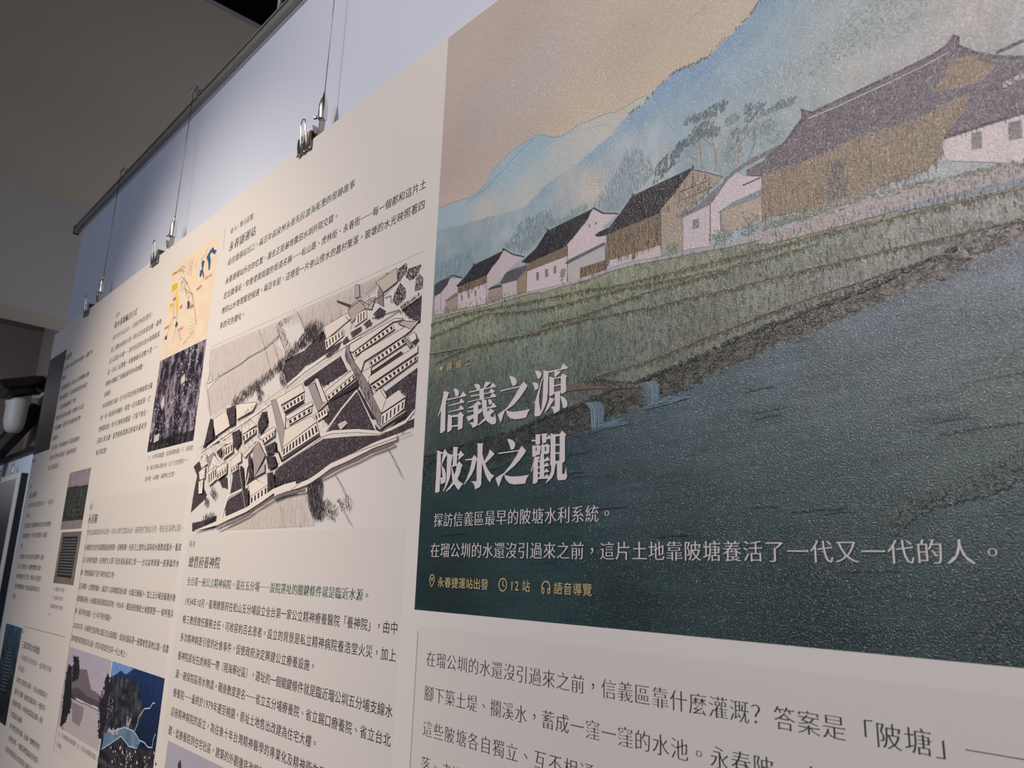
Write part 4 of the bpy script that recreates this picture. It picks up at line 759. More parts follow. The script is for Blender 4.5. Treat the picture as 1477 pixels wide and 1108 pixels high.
def relief_fn(X, Y):
    s_ = vnoise(X+Y*.10, Y, 26, 90, 41)*.45+vnoise(X-Y*.05, Y, 11, 34, 42)*.5+vnoise(X, Y, 7, 9, 43)*.32+vnoise(X, Y, 3.5, 4, 44)*.32
    e_ = np.clip((s_-.66)*2.6, 0, 1)[..., None]
    c = np.array([34., 28., 42.])*(1-e_)+np.array([158., 146., 156.])*e_
    sp = vnoise(X, Y, 5, 4, 45) > .86
    sp &= (np.abs(X+1180) < 70) | (Y > -160)
    c[sp] = (210, 198, 205)
    c[Y > -62] *= .5
    return c
rel = grid_print('aerial_photo', -1385, -1076, -281, -36, 150, 120, relief_fn, 1.0, M_print, board)
rel['label'] = 'printed dark violet aerial photograph of ridges and river channels'
for q in ([(-1345, -75), (-1310, -78), (-1310, -60), (-1345, -57)], [(-1335, -160), (-1315, -180), (-1305, -150), (-1320, -140)], [(-1210, -205), (-1190, -215), (-1180, -195), (-1205, -188)]):
    Cr = Art(0.1, 1.0); Cr.poly(q, (214, 205, 196)); Cr.build('photo_label', M_print, rel)

def strip_fn(X, Y):
    t = (Y+519)/377; s_ = (X+2690)/250
    g_ = 78+46*np.exp(-((t-.42)/.26)**2)-34*np.clip(t-.7, 0, 1)*2-16*s_
    return np.stack([g_+4, g_-2, g_-4], -1)+((vnoise(X, Y, 90, 5, 51)-.5)*8)[..., None]
o = grid_print('sepia_photo', -2698, -2452, -519, -142, 40, 60, strip_fn, 1.5, M_print, board)
o['label'] = 'printed narrow sepia photograph at the left edge of the board'
def stele_fn(X, Y):
    t = (Y+34)/183; s_ = (X+2114)/235
    c = np.zeros(X.shape+(3,))+np.array([48., 54., 50.]); n_ = vnoise(X, Y, 12, 12, 61)*.5+vnoise(X, Y, 5, 8, 62)*.5
    c += ((n_-.5)*44)[..., None]*np.array([.9, 1, .8])
    top_ = t < .27+.03*(s_-.5); c[top_] = np.array([142, 128, 138])+((vnoise(X, Y, 14, 10, 63)-.5)*26)[top_][:, None]
    bt = t > .86; c[bt] = np.array([134, 122, 124])+((vnoise(X, Y, 10, 10, 64)-.5)*20)[bt][:, None]
    return c
o = grid_print('site_photo', -2114, -1876, -34, 149, 60, 60, stele_fn, 1.3, M_print, board)
o['label'] = 'printed photograph of a dark green stone slab under a mauve sky'
Cs = Art(0.1, 1.3); Cs.up()
for x_ in (-2060, -2030, -2000, -1970, -1940, -1910):
    for j in range(6): Cs.blob(x_+random.uniform(-3, 3), 34+j*14+random.uniform(-3, 3), 4, 5, 0, (126, 112, 60) if x_ in (-2000, -1940) else (90, 92, 82), 5)
Cs.build('carved_characters', M_print, o)
def stele2_fn(X, Y):
    t = (Y-157)/156; s_ = (X+2094)/228
    c = np.zeros(X.shape+(3,))+np.array([112., 104., 96.])+((vnoise(X, Y, 10, 10, 65)-.5)*30)[..., None]
    b_ = (t > .1) & (t < .88) & (s_ > .12) & (s_ < .86); c[b_] = (26, 28, 30)
    return c
o = grid_print('plaque_photo', -2094, -1866, 157, 313, 60, 60, stele2_fn, 1.3, M_print, board)
o['label'] = 'printed photograph of a black plaque with rows of pale text'
Cs = Art(0.1, 1.3); Cs.up()
for j in range(13):
    x_ = -2055
    while x_ < -1910:
        l = random.uniform(4, 9); Cs.quad((x_, 178+j*8.6), (x_+l, 178+j*8.6), (x_+l, 182.5+j*8.6), (x_, 182.5+j*8.6), (104, 106, 102)); x_ += l+random.uniform(1.5, 4)
Cs.build('plaque_rows', M_print, o)
def wood_fn(X, Y):
    t = (Y-470)/306
    c = np.array([52., 78., 100.])*(1-np.clip(t*1.2, 0, 1))[..., None]+np.array([22., 26., 30.])*np.clip(t*1.2, 0, 1)[..., None]
    c = c+((vnoise(X, Y, 14, 22, 71)-.5)*46+(vnoise(X, Y, 5, 5, 72)-.5)*26)[..., None]
    return c
o = grid_print('forest_photo', -2640, -2388, 470, 776, 60, 70, wood_fn, 1.3, M_print, board)
o['label'] = 'printed blue-green forest photograph at the lower left of the board'
Cs = Art(0.1, 1.3); Cs.up()
for j in range(12): Cs.stroke([(-2560, 560+j*11), (-2470+random.uniform(-10, 10), 556+j*11)], 2.2, (96, 116, 130))
Cs.build('photo_streaks', M_print, o)

lake_w = D("-1801.2,478.3 -1428.5,478.6 -1402.9,684.7 -1780.7,684.9")
def lake_fn(X, Y):
    t = (Y-478)/207
    c = np.array([176., 170., 184.])*(1-t)[..., None]+np.array([190., 180., 176.])*t[..., None]
    mt = inside(D("-1700.6,525.5 -1610.5,518.7 -1553.1,559.8 -1504.2,561.7 -1436.4,568.5 -1459.0,594.6 -1682.8,600.8 -1731.1,593.0 -1733.1,553.3"), X, Y); c[mt] = (118, 106, 116)
    m2_ = inside(D("-1727.2,581.1 -1669.2,569.8 -1592.3,578.1 -1458.0,579.1 -1456.5,599.4 -1650.3,602.0 -1714.5,602.1"), X, Y); c[m2_] = (84, 74, 84)
    r_ = inside(D("-1699.7,608.6 -1589.2,610.0 -1585.8,633.6 -1607.8,656.9 -1671.9,654.5"), X, Y); c[r_] = (142, 130, 136)
    b_ = inside(D("-1669.5,596.3 -1459.6,593.4 -1461.8,598.0 -1667.7,599.4"), X, Y); c[b_] = (216, 208, 206)
    c += ((vnoise(X, Y, 40, 4, 81)-.5)*8)[..., None]
    return c
lk_ = grid_print('pond_photo', -1801, -1424, 478, 685, 120, 90, lake_fn, 1.15, M_print, board)
lk_['label'] = 'printed grey photograph of a pond below a flat-topped hill, trees at both sides'
Cl = Art(0.1, 1.1)
Cl.polys(D("-1786.3,521.3 -1749.4,526.3 -1722.1,580.5 -1706.9,623.5 -1730.3,666.0 -1775.4,684.1 -1780.5,622.2 -1791.3,568.6|-1743.3,499.5 -1705.5,498.8 -1675.1,527.0 -1675.7,549.6 -1728.2,561.3 -1739.3,533.9 -1726.7,518.1|-1470.8,580.8 -1442.6,556.5 -1451.6,521.4 -1431.2,508.7 -1405.9,541.7 -1402.9,616.8 -1417.7,656.4 -1439.5,657.5 -1444.1,623.0"), (36, 32, 40))
Cl.up()
for poly in D("-1802.7,531.8 -1731.9,518.7 -1678.5,535.8 -1710.0,573.4 -1695.6,633.1 -1741.1,684.4 -1777.1,681.5|-1755.5,497.8 -1702.0,495.6 -1668.5,534.8 -1707.8,558.9|-1477.7,576.5 -1439.6,509.7 -1416.2,517.4 -1403.9,631.9 -1422.3,664.6 -1443.7,658.1"):
    for x_, y_ in scatter(poly, 170): Cl.blob(x_, y_, random.uniform(2, 7), random.uniform(2, 5), 0, random.choice([(30, 27, 34), (44, 40, 48), (54, 50, 56)]), 5)
Cl.build('tree_silhouettes', M_print, lk_)['kind'] = 'stuff'
def hill_fn(X, Y):
    s_ = (X+1416)/354; t = (Y-478)/240
    c = np.zeros(X.shape+(3,))+np.array([28., 48., 92.])
    c = c*(1-.45*np.clip(t*1.6-.1, 0, 1)[..., None])
    sk = inside(D("-1416.5,476.1 -1255.0,478.5 -1282.3,487.5 -1309.5,497.9 -1345.0,491.8 -1380.4,505.7 -1415.0,514.7"), X, Y); c[sk] = (112, 146, 200)
    n_ = (vnoise(X, Y, 16, 14, 91)-.5)*50+(vnoise(X, Y, 5, 5, 92)-.5)*44
    dkf = inside(D("-1415.0,514.7 -1379.3,508.1 -1228.8,503.3 -1154.4,556.7 -1199.3,604.6 -1411.9,650.5 -1414.8,593.5"), X, Y)
    c[dkf] = np.array([50, 52, 58])+(n_*.8)[dkf][:, None]
    c += (n_*.18)[..., None]
    pd = inside(D("-1400.4,638.7 -1331.7,623.0 -1274.5,607.4 -1199.3,604.6 -1156.0,620.2 -1185.6,635.4 -1221.7,638.1 -1281.2,626.9 -1342.8,651.3 -1383.0,672.7 -1404.2,673.9"), X, Y); c[pd] = np.array([98, 122, 146])+((vnoise(X, Y, 20, 60, 93)-.5)*40)[pd][:, None]
    ls = inside(D("-1403.0,676.1 -1342.2,652.4 -1280.7,628.0 -1221.2,639.1 -1144.9,629.5 -1059.4,621.3 -1038.7,689.2 -1397.2,762.3"), X, Y); c[ls] = np.array([44, 44, 50])+(n_*.8)[ls][:, None]
    return c
hp = grid_print('park_aerial_photo', -1416, -1061, 478, 720, 140, 110, hill_fn, 1.2, M_print, board)
hp['label'] = 'printed blue aerial photograph of forested hills, a pond and a pale stream line'
Ch = Art(0.1, 1.2); Ch.up()
for q in D("-1098.4,532.1 -1111.4,533.8 -1123.8,545.7 -1156.7,551.3 -1183.9,572.4 -1187.6,589.0 -1199.3,604.6 -1267.2,606.3 -1302.4,616.0 -1346.1,627.7|-1157.8,616.0 -1129.5,615.8 -1106.7,620.8 -1080.9,617.5 -1080.8,601.2 -1072.3,588.9|-1403.0,676.1 -1349.4,654.9 -1281.0,627.4 -1221.5,638.5 -1171.6,634.1 -1156.9,618.1 -1194.9,606.2"):
    Ch.stroke(q, 2.4, (176, 196, 208))
for poly, n_, cs in ((D("-1363.9,659.7 -1222.7,635.9 -1059.4,621.3 -1042.0,664.8 -1244.8,704.0 -1352.7,681.9"), 120, [(196, 190, 186), (90, 60, 60), (150, 140, 144), (28, 28, 32)]), (D("-1382.1,623.5 -1304.5,611.6 -1306.7,623.9 -1376.4,634.9"), 30, [(190, 186, 190)]), (D("-1270.3,582.6 -1237.6,577.9 -1231.3,600.3 -1253.8,601.4"), 18, [(170, 160, 170)]), (D("-1417.5,553.3 -1367.6,549.5 -1361.8,595.9 -1401.9,601.7"), 22, [(140, 112, 132)])):
    for x_, y_ in scatter(poly, n_):
        r = random.uniform(2, 6); Ch.quad((x_, y_), (x_+r*1.3, y_+1), (x_+r*1.2, y_+r+1), (x_-1, y_+r), random.choice(cs))
Ch.build('photo_details', M_print, hp)['kind'] = 'stuff'
Cb = Art(0.1, 1.2)
def low_fn(X, Y):
    return np.zeros(X.shape+(3,))+np.array([172., 168., 178.])+((vnoise(X, Y, 60, 20, 95)-.5)*6)[..., None]
lp = grid_print('statue_photo', -1000, -560, 590, 800, 20, 16, low_fn, 1.15, M_print, board)
lp['label'] = 'printed pale grey photograph cut by the lower edge of the view'
Cb.polys([[(-930, 800), (-934, 690), (-944, 660), (-930, 640), (-935, 622), (-925, 612), (-916, 622), (-918, 640), (-902, 668), (-900, 690), (-880, 700), (-860, 800)]], (62, 58, 66)); Cb.build('statue_silhouette', M_print, lp)

# ---------------------------------------------------------------- lettering
_tc = bpy.data.curves.new('glyph_source', 'FONT'); _to = bpy.data.objects.new('glyph_source', _tc)
COL.objects.link(_to); _tc.resolution_u = 2
STY = {  # horizontal weight, vertical weight change (em), serif size
    'sans': (0.0, 0.0, 0, 0), 'serif': (0.0, -0.015, .055, 0), 'serifb': (0.0, -0.010, .07, .015), 'med': (0.0, 0.0, 0, .007)}
_cache = {}; _base = {}
def outlines(ch):
    _tc.body = ch; bpy.context.view_layer.update()
    dg = bpy.context.evaluated_depsgraph_get(); c = _to.evaluated_get(dg).to_curve(dg); out = []
    for sp in c.splines:
        if sp.type != 'BEZIER':
            out.append([(p.co[0], p.co[1]) for p in sp.points]); continue
        bp = sp.bezier_points; n = len(bp); pts = []
        for i in range(n):
            a_, b_ = bp[i], bp[(i+1) % n]; p0, p1, p2, p3 = a_.co, a_.handle_right, b_.handle_left, b_.co
            pts.append((p0.x, p0.y)); ch_ = (p3-p0); L_ = ch_.length
            if L_ < 1e-5: continue
            dev = max(abs(ch_.x*(q-p0).y-ch_.y*(q-p0).x)/L_ for q in (p1, p2))
            if dev > .004:
                for t in ((.33, .67) if dev > .02 else (.5,)):
                    q = p0*(1-t)**3+p1*3*t*(1-t)**2+p2*3*t*t*(1-t)+p3*t**3; pts.append((q.x, q.y))
        cl = [pts[0]]
        for p in pts[1:]:
            if math.hypot(p[0]-cl[-1][0], p[1]-cl[-1][1]) > 1e-4: cl.append(p)
        if math.hypot(cl[0][0]-cl[-1][0], cl[0][1]-cl[-1][1]) < 1e-4: cl.pop()
        if len(cl) > 2: out.append(cl)
    _to.to_curve_clear(); return out
def area(p): return sum(p[i][0]*p[(i+1) % len(p)][1]-p[(i+1) % len(p)][0]*p[i][1] for i in range(len(p)))/2
def glyph(ch, sty):
    key = (ch, sty)
    if key in _cache: return _cache[key]
    kx, ky, sf, shift = STY[sty]
    if ch == '—':
        r = ([(-.02, .35), (1.02, .35), (1.02, .385 if sf else .41), (-.02, .385 if sf else .41)], [(0, 1, 2), (0, 2, 3)]); _cache[key] = r; return r
    cs = outlines(ch)
    if not cs: _cache[key] = ([], []); return _cache[key]
    big = max(cs, key=lambda c: abs(area(c))); sg = 1 if area(big) > 0 else -1
    res = []; tri = []
    for c in cs:
        n = len(c); nm = []
        for i in range(n):
            dx, dy = c[(i+1) % n][0]-c[i][0], c[(i+1) % n][1]-c[i][1]; l = math.hypot(dx, dy); nm.append((dy/l*sg, -dx/l*sg, l))
        o = []
        for i in range(n):
            a_, b_ = nm[i-1], nm[i]; d = 1+a_[0]*b_[0]+a_[1]*b_[1]; d = max(d, .5)
            o.append((c[i][0]+kx*(a_[0]+b_[0])/d, c[i][1]+ky*(a_[1]+b_[1])/d))
        res.append(o)
        if sf:
            for i in range(n):
                x_, y_, l = nm[i]
                if x_ > .97 and .035 < l < .095 and abs(nm[i-1][1]) > .97 and abs(nm[(i+1) % n][1]) > .97 and nm[i-1][2] > .09 and nm[(i+1) % n][2] > .09:
                    P_ = o[i]; Q = o[(i+1) % n]; yb, yt = min(P_[1], Q[1]), max(P_[1], Q[1])
                    tri.append([(P_[0]+.012, yb), (P_[0]-sf*.45, yt+sf*.8), (P_[0]-sf*1.5, yb)])
    fc = bpy.data.curves.new('fill', 'CURVE'); fc.dimensions = '2D'; fc.fill_mode = 'BOTH'
    for o in res:
        sp = fc.splines.new('POLY'); sp.points.add(len(o)-1)
        for q, p in zip(sp.points, o): q.co = (p[0], p[1], 0, 1)
        sp.use_cyclic_u = True
    fo = bpy.data.objects.new('fill', fc); fm = fo.to_mesh()
    flatv = [(v.co.x, v.co.y) for v in fm.vertices]; fm.calc_loop_triangles(); ts = [tuple(t.vertices) for t in fm.loop_triangles]
    fo.to_mesh_clear(); bpy.data.objects.remove(fo); bpy.data.curves.remove(fc)
    if ch in '。，、':
        mx = (min(p[0] for p in flatv)+max(p[0] for p in flatv))/2; my = (min(p[1] for p in flatv)+max(p[1] for p in flatv))/2
        flatv = [(p[0]-mx+.5, p[1]-my+.37) for p in flatv]
    elif ord(ch) < 256:
        mx = (min(p[0] for p in flatv)+max(p[0] for p in flatv))/2
        flatv = [((p[0]-mx)*1.05+.29, p[1]*1.05) for p in flatv]
    _base[key] = len(flatv)
    for t in tri:
        k = len(flatv); flatv += t; ts.append((k, k+1, k+2))
    if shift:   # heavier weight: the same outline printed again, shifted sideways
        k = len(flatv); flatv = [(p[0]-shift, p[1]) for p in flatv]+[(p[0]+shift, p[1]) for p in flatv]; ts += [tuple(i+k for i in t) for t in ts]
        _base[key] = k
    _cache[key] = (flatv, ts); return _cache[key]
def adv(ch): return .30 if ch == ' ' else .58 if ord(ch) < 256 else 1.0
def text(name, lines, u0, v0, pitch, lead, sty, m, parent, n=.16, just=None, em=.965, label=None):
    """u0, v0: centre of the first character; pitch: advance of a full-width character; lead: line spacing"""
    V = []; F = []
    for r, line in enumerate(lines):
        tot = sum(adv(c) for c in line); k_ = just/tot if just and tot > just-2.6 else 1.0
        x = -.5
        for c in line:
            a_ = adv(c)*k_
            if c != ' ':
                vs, ts = glyph(c, sty); b_ = len(V); x_off = x+(a_-adv(c))/2
                for i_, p in enumerate(vs):
                    gx = x_off+((p[0]-adv(c)/2)*em+adv(c)/2)
                    V.append(W(u0+gx*pitch, v0+r*lead-(p[1]-.38)*em*pitch, -n-(.012 if i_ >= _base.get((c, sty), 1e9) else 0)))
                F += [(t[0]+b_, t[1]+b_, t[2]+b_) for t in ts]
            x += a_
    o = mesh(name, V, facing(V, F), m)
    par(o, board) if parent is board else sub(o, parent)
    if label: o['label'] = label
    return o

# second column, upper card
cu, cp, cl_ = -995, 19.66, 36.75
text('heading', ['站 A・集合起點'], -1004, -536, 18.3, 0, 'serifb', M_grayink, board)
text('heading', ['永春捷運站'], -995, -493.5, 29, 0, 'serifb', M_title, board)
text('subheading', ['站在捷運站出口，兩百年前泉州永春先民渡海拓墾的發跡故事'], -995, -453.5, 20.75, 0, 'serifb', M_green, board, label='green printed line under the title')
text('paragraph', ['永春捷運站所在的位置，過去正是遍地農田水圳阡陌交錯。', '走出捷運站，你會發現周圍的街道名稱——松山路、虎林街、永春街——每一個都和這片土',
    '地的山水地理緊密相連。兩百年前，這裡是一片依山傍水的農村聚落，陂塘的水光映照著四', '季的天色變化。'], cu, -406.4, cp, cl_, 'med', M_ink, board, just=40)
# second column, lower card
text('heading', ['站 B'], -1012, 196.5, 17, 0, 'serifb', M_grayink, board)
text('heading', ['總督府養神院'], -997, 235, 27.4, 0, 'serifb', M_title, board)
text('subheading', ['全台第一座公立精神病院，蓋在五分埔——設院選址的關鍵條件就是臨近水源。'], -996, 275, 20.35, 0, 'serifb', M_green, board, label='green printed line under the title')
text('paragraph', ['1934年10月，臺灣總督府在松山五分埔設立全台第一家公立精神療養醫院「養神院」，由中', '脩三教授擔任醫務主任，可收容約百名患者。設立的背景是私立精神病院養浩堂火災，加上',
    '多次精神病患引發的社會事件，促使政府決定興建公立療養設施。', '養神院原址在虎林街一帶（現海華社區），選址的一個關鍵條件就是臨近瑠公圳五分埔支線水',
    '源，確保院區用水無虞。戰後數度更名——省立五分埔療養院、省立錫口療養院、省立台北', '療養院——最終於1979年遷至桃園，原址土地售出改建為住宅大樓。',
    '這座精神病院的設立，為往後十年台灣精神醫學的專業化及精神衛生政策的推動奠定了基', '礎。從療養院到住宅社區，建築的外觀徹底改變了，但土地的記憶依然留存在這裡。'], cu, 316.3, cp, 36.3, 'med', M_ink, board, just=40)
# right-hand card under the mural
text('paragraph', ['在瑠公圳的水還沒引過來之前，信義區靠什麼灌溉？答案是「陂塘」——先民利用山坡與山',
    '腳下築土堤、攔溪水，蓄成一窪一窪的水池。永春陂、中坡、三張犁陂，都是當時的水源。',
    '這些陂塘各自獨立、互不相通，卻默默滋養著山腳下的田地，也養活了這裡的人家和聚', '落。走進這條路線，從捷運站出發，沿著水的痕跡認識這片土地最早的樣貌。'], -139.9, 349.1, 21.64, 42.65, 'serif', M_ink, board, just=40)
# pale plain lettering of the mural
n_m = A.n+.12
text('route_caption', ['路線二'], -131.5, -47.5, 20.5, 0, 'sans', M_gold, mural, n=n_m, em=.62, label='small gold lettering')
dot = Art(n_m); dot.poly([(-150.5+3.4*math.cos(a_*.5236), -48.2+3.4*math.sin(a_*.5236)) for a_ in range(12)], (0, 0, 0)); sub(mesh('gold_dot', dot.v, facing(dot.v, dot.f), M_gold), mural)
text('intro_line', ['探訪信義區最早的陂塘水利系統。'], -138.5, 168.7, 21.4, 0, 'serif', M_white, mural, n=n_m)
text('intro_line', ['在瑠公圳的水還沒引過來之前，這片土地靠陂塘養活了一代又一代的人。'], -142.1, 209, 21.7, 0, 'serif', M_white, mural, n=n_m)
text('fact_lettering', ['永春捷運站出發'], -125.6, 250.6, 14.75, 0, 'sans', M_gold, mural, n=n_m, em=.98)
text('fact_lettering', ['12 站'], 16.2, 250.3, 14.6, 0, 'sans', M_gold, mural, n=n_m, em=.98)
text('fact_lettering', ['語音導覽'], 89.8, 250.8, 14.6, 0, 'sans', M_gold, mural, n=n_m, em=.98)
ic = Art(n_m); ICONS = []
def ring(x_, y_, rx, ry, wd, a0=0, a1_=360, nn=20):
    ic.stroke([(x_+rx*math.cos(math.radians(a0+(a1_-a0)*i/nn)), y_+ry*math.sin(math.radians(a0+(a1_-a0)*i/nn))) for i in range(nn+1)], wd, (0, 0, 0))
ring(-145.3, 247.4, 5.4, 5.8, 1.3, 150, 390); ring(-145.3, 247.2, 1.9, 1.9, 1.2)
ic.stroke([(-150, 250.2), (-148, 254), (-145.3, 257.4), (-142.6, 254), (-140.6, 250.2)], 1.3, (0, 0, 0))
ICONS.append(ic); ic = Art(n_m)
ring(-3.3, 250, 7.0, 7.4, 1.4); ic.stroke([(-3.3, 245), (-3.3, 250.2), (-.1, 252)], 1.3, (0, 0, 0))
ICONS.append(ic); ic = Art(n_m)
ring(70.5, 250.5, 6.3, 6.6, 1.4, 180, 360)
for sx in (-1, 1):
    ic.stroke([(70.5+sx*6.3, 250.3), (70.5+sx*6.3, 254)], 1.4, (0, 0, 0)); ring(70.5+sx*4.6, 254.4, 1.7, 3.0, 1.2)
ICONS.append(ic)
for ic_, nm_ in zip(ICONS, ('pin_symbol', 'clock_symbol', 'headphone_symbol')): sub(mesh(nm_, ic_.v, facing(ic_.v, ic_.f), M_gold), mural)

